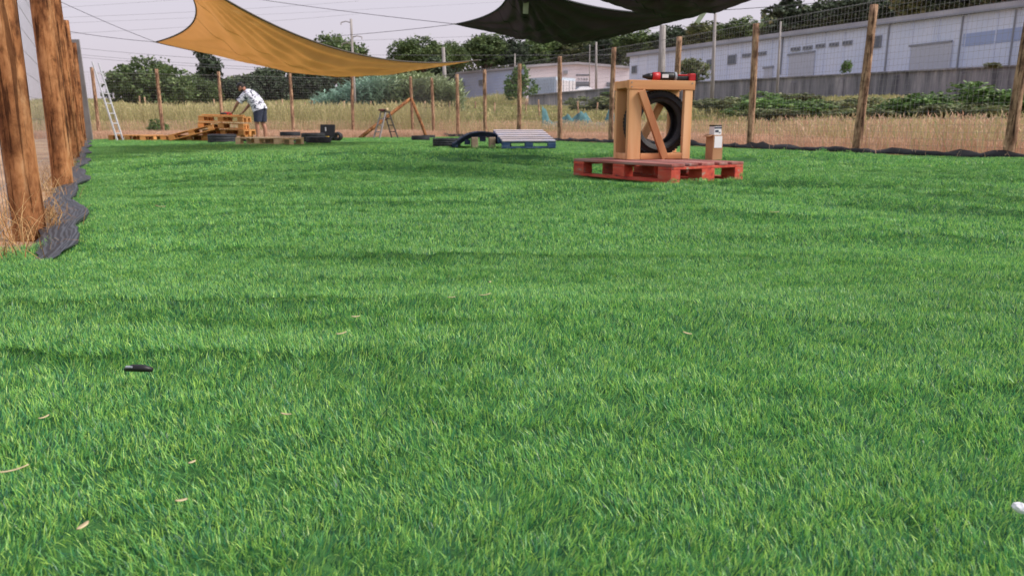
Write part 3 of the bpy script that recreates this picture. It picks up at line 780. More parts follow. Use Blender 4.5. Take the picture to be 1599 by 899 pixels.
# ------------------------------------------------------------------ edging fabric and weeds along the fences
def ribbon(name, pts, prof, mat, label, cat):
    """sweep a cross-section (sideways, up) along ground points; u runs across"""
    m = MB(); n = len(prof); uv = []
    for i, p in enumerate(pts):
        q = pts[min(i + 1, len(pts) - 1)] - pts[max(i - 1, 0)]; d = Vector((q.x, q.y, 0)).normalized(); s = Vector((d.y, -d.x, 0))
        tpr = smooth(i / 9.0) * smooth((len(pts) - 1 - i) / 9.0)
        for j, (a_, z) in enumerate(prof):
            a_ *= .25 + .75 * tpr; z = z * tpr
            k1 = noise.noise(Vector((i * .47, j * .8, 1))) + .5 * noise.noise(Vector((i * 1.1, j * 1.3, 4))) ; k2 = noise.noise(Vector((i * .13, j * .2, 8)))
            m.v.append(tuple(p + s * (a_ * (1 + .30 * k2) + .018 * k1) + Vector((0, 0, z * (1 + .7 * k1)))))
    for i in range(len(pts) - 1):
        for j in range(n - 1):
            m.f.append((i * n + j, i * n + j + 1, (i + 1) * n + j + 1, (i + 1) * n + j))
    me = m.mesh(name, True); ul = me.uv_layers.new(name='UVMap')
    vals = np.zeros((len(me.loops), 2), dtype=np.float32)
    for l in me.loops:
        vals[l.index] = ((l.vertex_index % n) / (n - 1), (l.vertex_index // n) * .1)
    ul.data.foreach_set('uv', vals.ravel())
    o = obj(name, me, mat); md = o.modifiers.new('thickness', 'SOLIDIFY'); md.thickness = .004; md.offset = -1
    return tag(o, label, cat)
pts = []
y = 2.3
while y < 21:
    x = left_x(y) + .125 + .045 * math.sin(y * 2.1 + .6) + .025 * math.sin(y * 5.3); pts.append(Vector((x, y, rise(x, y) + .012))); y += .07
prof = [(-.10, -.014), (-.075, -.004), (-.05, .002), (-.02, .008), (.0, .010), (.015, .013), (.03, .020), (.043, .019), (.050, .010), (.046, -.008)]
ribbon('ground_fabric', pts, prof, M['strip'], 'wavy strip of grey woven ground fabric at the foot of the thick posts', 'fabric')
pts = []
y = 5.0
while y < 31:
    x = right_x(y) - .07; pts.append(Vector((x, y, rise(x, y) - .01))); y += .15
prof = [(-.09, .03), (-.05, .07), (-.01, .10), (.03, .085), (.05, .02)]
ribbon('ground_membrane', pts, prof, M['membrane'], 'black rolled membrane along the turf edge below the slim post fence', 'membrane')

def straw_mesh(name, spots, n, h, spread, cols, w=.004, seed=1, droop=.5, heads=0.0, segs=2):
    r = np.random.default_rng(seed); v, f, c = [], [], []
    for (x, y, z, k) in spots:
        for _ in range(int(n * k)):
            bx_, by_ = x + r.normal(0, spread), y + r.normal(0, spread)
            a_ = r.uniform(0, 6.283); L = h * r.uniform(.5, 1.1) * (.7 + .3 * min(1.2, k)); lean = abs(r.normal(0, .28)) + .03
            W = w * r.uniform(.7, 1.3); fa = r.uniform(0, 3.14); wx, wy = math.cos(fa) * W / 2, math.sin(fa) * W / 2
            px, py, pz = bx_, by_, z; cur = lean; o = len(v); st = L / segs
            col = cols[r.integers(len(cols))]; col = np.array(col) * r.uniform(.8, 1.15)
            for s in range(segs + 1):
                t = 1 - .7 * s / segs
                v.append((px - wx * t, py - wy * t, pz)); v.append((px + wx * t, py + wy * t, pz))
                px += math.cos(a_) * math.sin(cur) * st; py += math.sin(a_) * math.sin(cur) * st; pz += math.cos(cur) * st; cur += droop * r.uniform(0, 1)
            for s in range(segs):
                f.append((o + 2 * s, o + 2 * s + 1, o + 2 * s + 3, o + 2 * s + 2)); c.append(col)
            if heads and r.uniform() < heads:
                o = len(v); q = v[-1]; hl = L * .16; hw = w * 1.6
                dx_, dy_ = math.cos(a_) * math.sin(cur) * hl, math.sin(a_) * math.sin(cur) * hl
                v += [q, (q[0] + wx / W * hw, q[1] + wy / W * hw, q[2] + hl * .4), (q[0] + dx_, q[1] + dy_, q[2] + hl), (q[0] - wx / W * hw, q[1] - wy / W * hw, q[2] + hl * .4)]
                f.append((o, o + 1, o + 2, o + 3)); c.append(col * 1.1)
    me = bpy.data.meshes.new(name); me.from_pydata(v, [], f); me.update(); tint_faces(me, np.array(c)); me.materials.append(M['straw']); return me
random.seed(21)
sp = []
y = 2.3
while y < 22:
    x = left_x(y) + random.uniform(-.20, .04); sp.append((x, y, rise(x, y) - .02, (2.4 if y < 4.2 else 1.0) * random.uniform(.3, 1.0) * (1.5 if (y - L0.y) % 2.4 < .5 or (y - L0.y) % 2.4 > 1.9 else .6))); y += .11
o = obj('dry_weeds', straw_mesh('dry_weeds', sp, 18, .22, .045, [(.55, .30, .13), (.46, .24, .10), (.62, .42, .20), (.36, .22, .10)], w=.004, seed=4, droop=.8, segs=4))
tag(o, 'dry brown weeds tangled round the feet of the thick posts', 'weeds', kind='stuff')

# tall dry grass beyond the fences, scattered as tufts
def scatter_field(name, label, tufts, points):
    col = bpy.data.collections.new(name + '_tufts')
    for i, me in enumerate(tufts):
        o_ = bpy.data.objects.new('tuft_%02d' % i, me); col.objects.link(o_)
    me = bpy.data.meshes.new(name); me.from_pydata([p[:3] for p in points], [], []); me.update()
    a1 = me.attributes.new('rot', 'FLOAT_VECTOR', 'POINT'); a1.data.foreach_set('vector', np.array([(0, 0, p[3]) for p in points], dtype=np.float32).ravel())
    a1 = me.attributes.new('pick', 'INT', 'POINT'); a1.data.foreach_set('value', np.array([p[4] for p in points], dtype=np.int32))
    o_ = obj(name, me, M['straw']); gn_instances(o_, col); return tag(o_, label, 'grass', kind='stuff')
tan = [(.60, .37, .25), (.66, .44, .30), (.54, .33, .22), (.70, .50, .35)]
yel = [(.44, .40, .18), (.52, .46, .23), (.36, .36, .15), (.58, .48, .27)]
tufts = [straw_mesh('t', [(0, 0, 0, 1)], 150, .27, .32, tan, w=.008, seed=30 + i, heads=.3) for i in range(4)]
tufts += [straw_mesh('t', [(0, 0, 0, 1)], 90, 1.35, .38, yel, w=.02, seed=40 + i, heads=.6, droop=.25) for i in range(4)]
tufts += [straw_mesh('t', [(0, 0, 0, 1)], 90, .62, .40, yel + tan, w=.012, seed=50 + i, heads=.5, droop=.3) for i in range(4)]
tufts += [straw_mesh('t', [(0, 0, 0, 1)], 200, 1.2, 1.1, yel + [(.30, .32, .12), (.38, .38, .16)], w=.05, seed=60 + i, heads=.4, droop=.25) for i in range(4)]
pts = []
random.seed(31)
def inside(x, y): return left_x(y) - .3 < x < right_x(y) + .62 and y < back_y(x) + .3
for _ in range(26000):
    y = 5 + 75 * random.random() ** 1.35
    x = random.uniform(-.8, .85) * (y + 5)
    if inside(x, y): continue
    if wall_sd(x, y) < .5 or x < left_x(y) + .5 and y < 26: continue
    far = smooth((y - 33 + max(0, x * .25)) / 8.0)
    if x < right_x(y) + 3 and x < 4 and y > 29:
        k = 1 if random.random() < far else (2 if random.random() < .4 else 0)
    elif x < 6: k = 2 if random.random() < .45 * smooth((y - 24) / 10) else 0
    else: k = 0 if random.random() < .85 - .5 * smooth((y - 36) / 15) else 2
    pts.append((x, y, H(x, y) - .03, random.uniform(0, 6.28), k * 4 + random.randrange(4)))
for _ in range(9500):                      # the rough meadow further out
    y = random.uniform(42, 150); x = random.uniform(-.62, .5) * y
    s_ = wall_sd(x, y)
    if -1.5 < s_ < .8 or (s_ < 0 and x > 0): continue
    pts.append((x, y, H(x, y) - .05, random.uniform(0, 6.28), 12 + random.randrange(4)))
# turf end strip: short dry grass between turf and back fence
for _ in range(2600):
    x = random.uniform(-15, -3); y = random.uniform(turf_back(x) + .15, back_y(x))
    if x > right_x(y) or x < left_x(y): continue
    pts.append((x, y, H(x, y) - .25 * random.random(), random.uniform(0, 6.28), random.randrange(4)))
scatter_field('dry_grass', 'tall dry straw grass filling the field beyond the fences', tufts, pts)

# ------------------------------------------------------------------ trees and shrubs
def crown_mesh(name, lobes, n, leaf, pal, seed, shell=.72, flat=.0):
    r = np.random.default_rng(seed); v, f, c = [], [], []
    vol = np.array([l[3] * l[4] * l[5] for l in lobes]) ** .67; vol /= vol.sum()
    for (cx, cy, cz_, rx, ry, rz), k in zip(lobes, vol):
        shade = r.uniform(.8, 1.2)
        m = int(n * k); ncl = max(6, m // 14)
        cl = r.normal(size=(ncl, 3)); cl /= np.linalg.norm(cl, axis=1)[:, None]; cl *= r.uniform(shell, 1.05, (ncl, 1))
        ct_ = r.uniform(.7, 1.3, ncl)
        for _ in range(m):
            j = r.integers(ncl); p = cl[j] + r.normal(0, .13, 3)
            if p[2] < -.75: continue
            q = np.array((cx + p[0] * rx, cy + p[1] * ry, cz_ + p[2] * rz))
            d1_ = r.normal(size=3); d1_[2] *= (1 - flat); d1_ /= np.linalg.norm(d1_); d2_ = np.cross(d1_, r.normal(size=3)); d2_ /= np.linalg.norm(d2_)
            s = leaf * r.uniform(.6, 1.3); o_ = len(v)
            v += [tuple(q - d1_ * s), tuple(q + d2_ * s * .55), tuple(q + d1_ * s), tuple(q - d2_ * s * .55)]
            f.append((o_, o_ + 1, o_ + 2, o_ + 3)); c.append(np.array(pal[r.integers(len(pal))]) * shade * ct_[j] * r.uniform(.85, 1.15))
    me = bpy.data.meshes.new(name); me.from_pydata(v, [], f); me.update(); tint_faces(me, np.array(c)); me.materials.append(M['leaf']); return me
PINE = [(0.101, 0.155, 0.054), (0.135, 0.196, 0.065), (0.074, 0.115, 0.049), (0.162, 0.209, 0.081)]
DARK = [(0.050, 0.078, 0.045), (0.076, 0.106, 0.056), (0.092, 0.123, 0.070), (0.059, 0.067, 0.053)]
OLIVE = [(0.138, 0.175, 0.069), (0.188, 0.213, 0.094), (0.106, 0.138, 0.062), (0.225, 0.225, 0.112)]
GREEN = [(0.112, 0.213, 0.056), (0.163, 0.275, 0.075), (0.075, 0.150, 0.044), (0.213, 0.312, 0.100)]
def lobes_umbrella(seed, R_, Hh, n=11):
    r = random.Random(seed); L_ = [(0, 0, 0, R_ * .55, R_ * .55, Hh * .5)]
    for k in range(n):
        a_ = 6.283 * k / n + r.uniform(-.3, .3); d = R_ * r.uniform(.38, .68)
        L_.append((d * math.cos(a_), d * math.sin(a_), r.uniform(-.30, .05) * Hh, R_ * r.uniform(.28, .42), R_ * r.uniform(.28, .42), Hh * r.uniform(.30, .45)))
    return L_
def lobes_tall(seed, R_, Hh, n=12):
    r = random.Random(seed); L_ = []
    for k in range(n):
        t = (k + .5) / n; w = R_ * (.35 + .65 * math.sin(math.pi * min(1, t * .8 + .2)))
        a_ = r.uniform(0, 6.283); d = w * r.uniform(.15, .55)
        L_.append((d * math.cos(a_), d * math.sin(a_), Hh * (t - .5), w * r.uniform(.45, .75), w * r.uniform(.45, .75), Hh / n * r.uniform(1.0, 1.8)))
    return L_
def lobes_round(seed, R_, Hh, n=12):
    r = random.Random(seed); L_ = []
    for k in range(n):
        d = Vector((r.gauss(0, 1), r.gauss(0, 1), r.gauss(0, 1))).normalized() * r.uniform(.25, .62)
        L_.append((d.x * R_, d.y * R_, d.z * Hh * .5, R_ * r.uniform(.34, .55), R_ * r.uniform(.34, .55), Hh * .5 * r.uniform(.34, .55)))
    return L_
CR = {}
for i in range(3): CR['u%d' % i] = crown_mesh('crown', lobes_umbrella(60 + i, 1, 1), 12000, .048, PINE, 70 + i, shell=.86)
for i in range(2): CR['t%d' % i] = crown_mesh('crown', lobes_tall(80 + i, 1, 2), 6500, .085, DARK, 90 + i)
for i in range(4): CR['r%d' % i] = crown_mesh('crown', lobes_round(100 + i, 1, 2), 8000, .065, (DARK, OLIVE, PINE, DARK)[i], 110 + i)
for i in range(3): CR['g%d' % i] = crown_mesh('crown', lobes_round(130 + i, 1, 2, 9), 5000, .07, (GREEN, OLIVE, GREEN)[i], 140 + i)
def tree(kind, px, pytop, pybot, wpx, Y, label, name='tree', squash=None, group=None, trunk_to=None):
    """crown between two heights, its width in pixels, at distance Y; trunk down to the ground"""
    T, B_ = at(px, pytop, Y), at(px, pybot, Y); gz = H(T.x, T.y)
    R_ = wpx / 2 / F_PX * Y * 1.03; h = T.z - B_.z; cz_ = (T.z + B_.z) / 2
    root = empty(name, (T.x, T.y, gz)); tag(root, label, 'tree', group)
    c = obj('crown', CR[kind], None, root, loc=(0, 0, cz_ - gz)); c.scale = (R_, R_ * (squash or 1), h / (1.05 if kind[0] == 'u' else 2.05))
    c.rotation_euler = (0, 0, (px * 7.3) % 6.28)
    if name == 'shrub': return root
    r = random.Random(px); th = max(.12, R_ * .07); m = MB(); zt = cz_ - gz + h * .1
    bend = r.uniform(-.06, .06) * zt
    m.tube([(0, 0, -.3), (bend * .4, 0, zt * .35), (bend, 0, zt * .7), (bend * .8, 0, zt)], [th * 1.3, th, th * .75, th * .3], 8)
    for k in range(5):
        a_ = r.uniform(0, 6.28); z_ = zt * r.uniform(.45, .75); q = R_ * r.uniform(.4, .7)
        m.tube([(bend * .8, 0, z_), (bend + q * .5 * math.cos(a_), q * .5 * math.sin(a_), z_ + (zt - z_) * .6), (bend + q * math.cos(a_), q * math.sin(a_), zt * 1.0)], [th * .5, th * .35, th * .15], 6)
    m.build('trunk', M['bark'], root, smooth_=True)
    return root
tree('u0', 228, 92, 160, 130, 85, 'broad umbrella pine with rounded crown near the leaning ladder', 'pine_tree')
tree('u1', 300, 118, 160, 80, 92, 'lower dark pine beneath the tall ragged evergreen', 'pine_tree')
tree('t0', 318, 74, 160, 56, 105, 'tall ragged dark evergreen rising above the ochre sail edge', 'evergreen_tree')
tree('r0', 372, 118, 172, 70, 110, 'dark bushy tree behind the bending person', 'tree')
tree('r3', 425, 104, 172, 70, 118, 'dense dark tree under the middle of the ochre sail', 'tree')
tree('r0', 480, 98, 175, 84, 125, 'dark tree behind the bluish canes, seen under the ochre sail', 'tree')
tree('u2', 527, 57, 125, 108, 150, 'pine crown showing just above the ochre sail beside the utility pole', 'pine_tree')
tree('r1', 560, 92, 160, 80, 128, 'olive green tree behind the tall canes', 'tree')
tree('u0', 655, 58, 104, 96, 160, 'round umbrella pine standing clear against the sky', 'pine_tree')
tree('u1', 705, 67, 105, 60, 165, 'small pine between the round umbrella pine and the tall wood', 'pine_tree')
tree('r1', 630, 85, 140, 90, 165, 'olive tree beneath the round umbrella pine', 'tree')
tree('r3', 690, 88, 150, 60, 120, 'dark tree beside the grey concrete pole', 'tree')
tree('r2', 755, 48, 112, 90, 185, 'tall leafy pine at the sky edge of the wood', 'pine_tree', group='trees of the wood behind the halls')
tree('r0', 800, 56, 115, 90, 190, 'dark tree of the wood above the bluish side hall', 'tree', group='trees of the wood behind the halls')
tree('r2', 850, 50, 112, 90, 195, 'tree of the wood above the white container', 'tree', group='trees of the wood behind the halls')
tree('r1', 900, 54, 112, 90, 195, 'olive tree of the wood above the gable peak', 'tree', group='trees of the wood behind the halls')
tree('r3', 950, 50, 112, 90, 190, 'dark tree of the wood above the second shutter', 'tree', group='trees of the wood behind the halls')
tree('r2', 1000, 45, 100, 90, 180, 'tree of the wood above the far corner of the long warehouse', 'tree', group='trees of the wood behind the halls')
tree('r0', 1050, 38, 100, 90, 175, 'dark tree behind the thick pole above the tyre frame', 'tree', group='trees of the wood behind the halls')
tree('r1', 1105, 28, 90, 84, 165, 'loose olive tree below the tip of the black sails', 'tree', group='trees of the wood behind the halls')
tree('r2', 1160, 24, 85, 80, 160, 'light tree beside the bright sky gap over the warehouse roof', 'tree', group='trees of the wood behind the halls')
tree('t1', 1232, -6, 70, 86, 135, 'dark evergreen rising past the sky gap over the warehouse', 'evergreen_tree', group='trees behind the warehouse roof')
tree('r0', 1290, -4, 66, 100, 130, 'dark tree above the row of roof vents', 'tree', group='trees behind the warehouse roof')
tree('r3', 1360, -14, 56, 110, 125, 'dark tree behind the tall fence post and warehouse roof', 'tree', group='trees behind the warehouse roof')
tree('r1', 1440, -30, 44, 120, 118, 'brownish tree above the wide warehouse door', 'tree', group='trees behind the warehouse roof')
tree('r0', 1520, -40, 36, 120, 112, 'dark tree above the blue painted band', 'tree', group='trees behind the warehouse roof')
tree('r3', 1600, -55, 24, 130, 105, 'dark tree at the near end of the warehouse roof', 'tree', group='trees behind the warehouse roof')
tree('g0', 812, 101, 160, 56, 92, 'round green tree between the bluish hall and the container', 'tree')
tree('g1', 1085, 84, 132, 52, 62, 'leafy small tree showing above the tyre frame', 'tree')
tree('g1', 640, 128, 196, 110, 52, 'grey green willow bush behind the log tripod', 'tree')
def shrub(kind, px, pt, pb, w, Y, label, squash=None):
    r = tree(kind, px, pt, pb, w, Y, label, 'shrub', squash, group='shrubs on the slope'); r['category'] = 'shrub'
shrub('g0', 1190, 143, 190, 130, 34, 'low green shrub behind the slim post beside the pallet box')
shrub('g2', 1275, 152, 192, 130, 33, 'low spreading shrub between the two tall slim posts')
shrub('g1', 1240, 142, 172, 110, 42, 'yellowish weeds in front of the stained wall')
shrub('g2', 1400, 150, 192, 120, 30, 'low dark green shrub beside the tall slim post')
shrub('g0', 1530, 128, 190, 160, 29, 'bright green bramble mound on the slope')
shrub('g2', 1460, 140, 192, 110, 29, 'green bramble at the lower side of the bright mound')
shrub('g1', 1335, 146, 190, 110, 36, 'olive scrub behind the tallest slim post')
shrub('g1', 1345, 166, 194, 120, 27, 'low olive weeds before the stained wall by the tallest post')
shrub('g1', 1490, 158, 192, 130, 27, 'low olive weeds at the foot of the bright bramble mound')
shrub('g2', 1600, 140, 192, 110, 28, 'green bramble running out of view behind the last slim post')
shrub('g1', 1215, 166, 194, 120, 29, 'low olive weeds below the shrub beside the pallet box')
shrub('g1', 940, 146, 180, 110, 60, 'yellow green scrub below the far hall')
shrub('g0', 950, 142, 152, 60, 101, 'dark hedge shrub on the wall edge by the far shutters')
shrub('g1', 1120, 148, 180, 110, 44, 'yellow green scrub behind the tyre frame')
shrub('g0', 245, 186, 212, 46, 30, 'small dark bush behind the foot of the leaning ladder')
shrub('g2', 1325, 92, 118, 22, 60, 'small green bush on the warehouse forecourt')
shrub('g1', 1553, 96, 108, 30, 50, 'olive weeds on the wall edge below the blue band')

# the wood that closes the view behind the single trees
def wood(name, label, spans, leaf, pal, n, seed):
    r = np.random.default_rng(seed); v, f, c = [], [], []
    for _ in range(n):
        k = r.integers(len(spans)); (xa, ya, xb, yb, bot, Y) = spans[k]; t = r.uniform(); px = xa + (xb - xa) * t
        top_ = ya + (yb - ya) * t + 7 * noise.noise(Vector((px * .06, seed, 0))) + 4 * noise.noise(Vector((px * .2, seed, 3)))
        py = top_ + (bot - top_) * r.uniform() ** 1.15; Yd = Y + 9 * noise.noise(Vector((px * .07, py * .07, seed + 5))) + r.uniform(-1.5, 1.5) + (py < top_ + 4) * 3
        q = np.array(at(px, py, Yd)); d1_ = r.normal(size=3); d1_ /= np.linalg.norm(d1_); d2_ = np.cross(d1_, r.normal(size=3)); d2_ /= np.linalg.norm(d2_)
        s_ = leaf * r.uniform(.6, 1.4); o_ = len(v); sh_ = .75 + .7 * max(0, .5 + noise.noise(Vector((px * .11, py * .13, seed))))
        v += [tuple(q - d1_ * s_), tuple(q + d2_ * s_ * .6), tuple(q + d1_ * s_), tuple(q - d2_ * s_ * .6)]; f.append((o_, o_ + 1, o_ + 2, o_ + 3))
        c.append(np.array(pal[r.integers(len(pal))]) * r.uniform(.8, 1.2) * min(1.5, sh_))
    me_ = bpy.data.meshes.new(name); me_.from_pydata(v, [], f); me_.update(); tint_faces(me_, np.array(c)); me_.materials.append(M['leaf'])
    return tag(obj(name, me_), label, 'wood', kind='stuff')
wood('far_wood', 'dark wood closing the view behind the halls and canes', [(335, 128, 440, 104, 185, 150), (420, 106, 560, 96, 185, 160), (540, 98, 720, 92, 175, 190), (700, 76, 860, 70, 125, 225), (840, 68, 1000, 62, 118, 220), (980, 60, 1120, 44, 105, 210)], .62, DARK + OLIVE, 15000, 5)
wood('far_wood', 'dark wooded hill rising behind the long warehouse roof', [(1190, 26, 1300, 8, 72, 175), (1290, 10, 1420, -10, 60, 170), (1400, -10, 1660, -40, 48, 165)], .6, DARK + OLIVE, 9000, 8)

# giant canes: blue-green arching leaves in a thicket
r = np.random.default_rng(77); v, f, c = [], [], []
for _ in range(1300):
    px = r.uniform(498, 720); Y = r.uniform(46, 52)
    base = at(px, 195, Y); gz = H(base.x, base.y)
    tpx = 112 + 40 * max(0, (600 - px) / 100) if px < 600 else 112 + 16 * abs(px - 650) / 60
    tp_ = at(px, min(tpx, 160) + r.uniform(0, 22), Y); hh = tp_.z - gz
    blu = 1 - smooth((px - 560) / 90.0)
    col = np.array((.27, .42, .33)) * blu + np.array((.30, .36, .19)) * (1 - blu)
    lean = r.normal(0, .12)
    for k in range(24):
        t = r.uniform(.25, 1.0); q = np.array((base.x + lean * hh * t + r.normal(0, .05), base.y, gz + hh * t))
        a_ = r.uniform(0, 6.28); L_ = r.uniform(.35, .75); w_ = .055
        d = np.array((math.cos(a_), math.sin(a_), r.uniform(.2, 1.2))); d /= np.linalg.norm(d); s = np.cross(d, (0, 0, 1)); s /= np.linalg.norm(s)
        o_ = len(v); mid_ = q + d * L_ * .5; end = q + d * L_ + np.array((0, 0, -.12))
        v += [tuple(q), tuple(mid_ + s * w_), tuple(end), tuple(mid_ - s * w_)]; f.append((o_, o_ + 1, o_ + 2, o_ + 3)); c.append(col * r.uniform(.65, 1.35))
me = bpy.data.meshes.new('cane_thicket'); me.from_pydata(v, [], f); me.update(); tint_faces(me, np.array(c)); me.materials.append(M['leaf'])
tag(obj('cane_thicket', me), 'blue green giant cane thicket behind the log tripod', 'canes', kind='stuff')

# ------------------------------------------------------------------ utility poles and cables
def pole(px, ptop, pbase, Y, r_, label, arms=(), mat='pole', group='utility poles', lean=0):
    T, B_ = at(px, ptop, Y), at(px + lean, pbase, Y); gz = min(H(B_.x, B_.y), B_.z)
    root = empty('utility_pole', (B_.x, B_.y, gz)); tag(root, label, 'pole', group)
    m = MB(); m.tube([(0, 0, -.3), (T.x - B_.x, 0, T.z - gz)], [r_ * 1.25, r_ * .8], 10); m.build('shaft', M[mat], root, smooth_=True)
    for (dz, side) in arms:
        w = .55; m = MB(); x0 = T.x - B_.x
        m.tube([(x0, 0, T.z - gz - dz), (x0 + side * w * .5, 0, T.z - gz - dz + .08), (x0 + side * w, 0, T.z - gz - dz + .02), (x0 + side * w, 0, T.z - gz - dz - .10)], .028, 6); m.build('cross_arm', M['pole'], root)
    return root
pole(548, 30, 205, 42, .075, 'tall utility pole with curved cross arms behind the ochre sail', ((.2, -1), (.95, 1), (1.3, -1)), lean=8)
pole(692, 74, 192, 60, .16, 'pale grey concrete pole beside the cane thicket', lean=6)
pole(1035, 40, 150, 75, .36, 'thick grey pole rising behind the cordless tool', lean=-3)
pole(1117, 22, 140, 70, .15, 'grey lamp pole before the pale blue warehouse', lean=-4)
pole(1219, 34, 125, 68, .10, 'thin grey pole at the warehouse joint before the roof vents', lean=-3)
pole(931, 66, 150, 110, .16, 'slim pole standing before the far white hall', lean=0)
pole(804, 84, 160, 120, .12, 'thin pole between the bluish hall and white hall', lean=0)
pole(921, 70, 130, 140, .09, 'hair thin pole behind the gable of the white hall', lean=0)
def cable(name, a_, b_, r_, sag, label, cat, mat='rope', group=None, n=14):
    a_, b_ = Vector(a_), Vector(b_); pts = [a_.lerp(b_, i / n) - Vector((0, 0, sag * 4 * (i / n) * (1 - i / n))) for i in range(n + 1)]
    m = MB(); m.tube(pts, r_, 5); return tag(m.build(name, M[mat], smooth_=True), label, cat, group)
PC = plain('cable_grey', (.22, .22, .25), rough=.6); M['cable'] = PC
for i, (p0, p1, Y0, Y1, lab) in enumerate((
    ((60, 14), (520, -22), 60, 75, 'topmost faint power cable left of the ochre sail'),
    ((60, 29), (560, 2), 60, 75, 'second power cable from the top left of the ochre sail'),
    ((60, 38), (900, -4), 60, 85, 'third power cable from the top, passing behind the ochre sail'),
    ((60, 55), (560, 22), 62, 75, 'fourth power cable, reaching the left corner of the ochre sail'),
    ((90, 72), (545, 104), 60, 43, 'power cable dipping just below the ochre sail corner'),
    ((90, 82), (545, 112), 60, 43, 'middle power cable over the umbrella pine'),
    ((90, 86), (545, 116), 60, 43, 'lowest power cable touching the umbrella pine top'),
    ((470, 66), (1180, 36), 75, 70, 'power cable crossing the sky toward the black sails'))):
    cable('power_cable', at(*p0, Y0), at(*p1, Y1), (.009, .010, .008, .010, .011, .010, .010, .011)[i], .15, lab, 'cable', 'cable', 'power cables in the sky')
cable('power_cable', at(560, 86, 44), at(955, 86, 44), .008, .02, 'thin pale cable level above the bluish side hall', 'cable', 'cable', 'power cables in the sky')

# ------------------------------------------------------------------ shade sails
def sail(name, label, cor, conc, sag, edge_sag, mat, hem_mat, N_=84, seed=0, wr=.02):
    """three-cornered cloth: corners, how far each edge curves in, belly, edge droop"""
    C_ = [Vector(c) for c in cor]; cen = (C_[0] + C_[1] + C_[2]) / 3
    root = empty(name, C_[0]); tag(root, label, 'shade sail')
    idx = {}; vs = []
    def P(b):
        p = C_[0] * b[0] + C_[1] * b[1] + C_[2] * b[2]
        for k in range(3):
            i, j = k, (k + 1) % 3; o_ = (k + 2) % 3
            ed = 4 * b[i] * b[j] * (1 - b[o_]) ** 1.0
            p = p + (cen - (C_[i] + C_[j]) / 2) * (conc[k] * ed * (1 - b[o_])) - Vector((0, 0, edge_sag[k] * ed * (1 - b[o_] * .4)))
        p = p - Vector((0, 0, sag * 27 * b[0] * b[1] * b[2]))
        for k in range(3):                     # folds fanning out of each corner
            i, j = (k + 1) % 3, (k + 2) % 3; s = b[i] + b[j]
            if s > 1e-6:
                an = math.atan2(b[i], b[j] + 1e-9)
                p = p + Vector((0, 0, wr * math.sin(an * 26 + seed + k) * s * max(0, 1 - s) ** 1.2 * 3.2 * math.sin(min(1, an / .2) * 1.57) * math.sin(min(1, (1.5708 - an) / .2) * 1.57)))
        return p
    for i in range(N_ + 1):
        for j in range(N_ + 1 - i):
            b = (i / N_, j / N_, 1 - (i + j) / N_); idx[(i, j)] = len(vs); vs.append(P(b))
    f = []
    for i in range(N_):
        for j in range(N_ - i):
            f.append((idx[(i, j)], idx[(i + 1, j)], idx[(i, j + 1)]))
            if j < N_ - i - 1: f.append((idx[(i + 1, j)], idx[(i + 1, j + 1)], idx[(i, j + 1)]))
    m = MB(); m.add(vs, f); cl = tp(m.build('cloth', mat, smooth_=True), root)
    md = cl.modifiers.new('thickness', 'SOLIDIFY'); md.thickness = .003
    for k in range(3):
        i, j = k, (k + 1) % 3; pts = []
        for t in range(N_ + 1):
            b = [0, 0, 0]; b[i] = 1 - t / N_; b[j] = t / N_; pts.append(P(b))
        m = MB(); m.tube(pts, .013, 6); h = tp(m.build('hem', hem_mat, smooth_=True), root)
    for c0 in (.30, .52):
        pts = []
        for t in range(N_ + 1):
            pts.append(P((c0, (1 - c0) * t / N_, (1 - c0) * (1 - t / N_))) - Vector((0, 0, .004)))
        m = MB(); m.tube(pts, .0045, 5); tp(m.build('seam', hem_mat if mat is not M['sail_orange'] else M['seam'], smooth_=True), root)
    for k in range(3):
        m = MB(); m.lathe([(.035, -.006), (.05, -.006), (.05, .006), (.035, .006)], 14, 'Z'); tp(m.build('ring', M['wire'], loc=C_[k]), root)
    return root, P
SA_, SB_, SC_ = at(243, 66, 15.0), at(748, 94, 18.5), at(232, -80, 8.6)
sail_o, PO = sail('shade_sail', 'ochre triangular shade sail stretched over the far end', [SA_, SB_, SC_], (.06, .34, .26), .45, (.36, .42, .0), M['sail_orange'], M['hem'], seed=1, wr=.028)
KA, KB, KC = at(712, 38, 13.0), at(1112, 17, 11.0), at(786, -40, 8.4)
sail_k, PK = sail('shade_sail', 'black triangular shade sail with left tip against the sky', [KA, KB, KC], (.05, .20, .30), .30, (.26, .14, .04), M['sail_black'], M['rope'], seed=2, wr=.03)
QA, QB, QC = at(868, -30, 8.6), at(1262, -46, 9.6), at(1040, -330, 4.6)
sail_q, PQ = sail('shade_sail', 'second black shade sail dipping in overhead at the top edge', [QA, QB, QC], (.05, .15, .15), .40, (.40, .12, .12), M['sail_black'], M['rope'], seed=3, wr=.03)
for root, (p0, p1, p2), Y in ((sail_k, ((822, -4), (817, 22), (824, 20)), 9.4), (sail_k, ((1101, 17), (1085, 36), (1092, 37)), 10.8)):
    a1, b1 = at(*p0, Y), at((p1[0] + p2[0]) / 2, p1[1], Y); m = MB(); m.bar(a1, b1, .065, .006, up=(0, 1, 0)); tp(m.build('strap', M['strapgreen']), root)
def cord(a_, b_, lab): cable('sail_cord', a_, b_, .0045, .02, lab, 'cord', 'rope', 'cords of the shade sails', n=6)
def post_top(y, dz=2.42): return Vector((left_x(y), y, rise(left_x(y), y) + dz))
cord(SA_, post_top(15.3, 2.25), 'cord from the ochre sail corner level to the thick post row')
cord(SA_, post_top(12.9, 2.45), 'cord rising from the ochre sail corner to a nearer post top')
cord(SB_, Vector((right_x(19.4), 19.4, rise(1, 19) + 2.45)), 'cord from the far right tip of the ochre sail to a fence post')
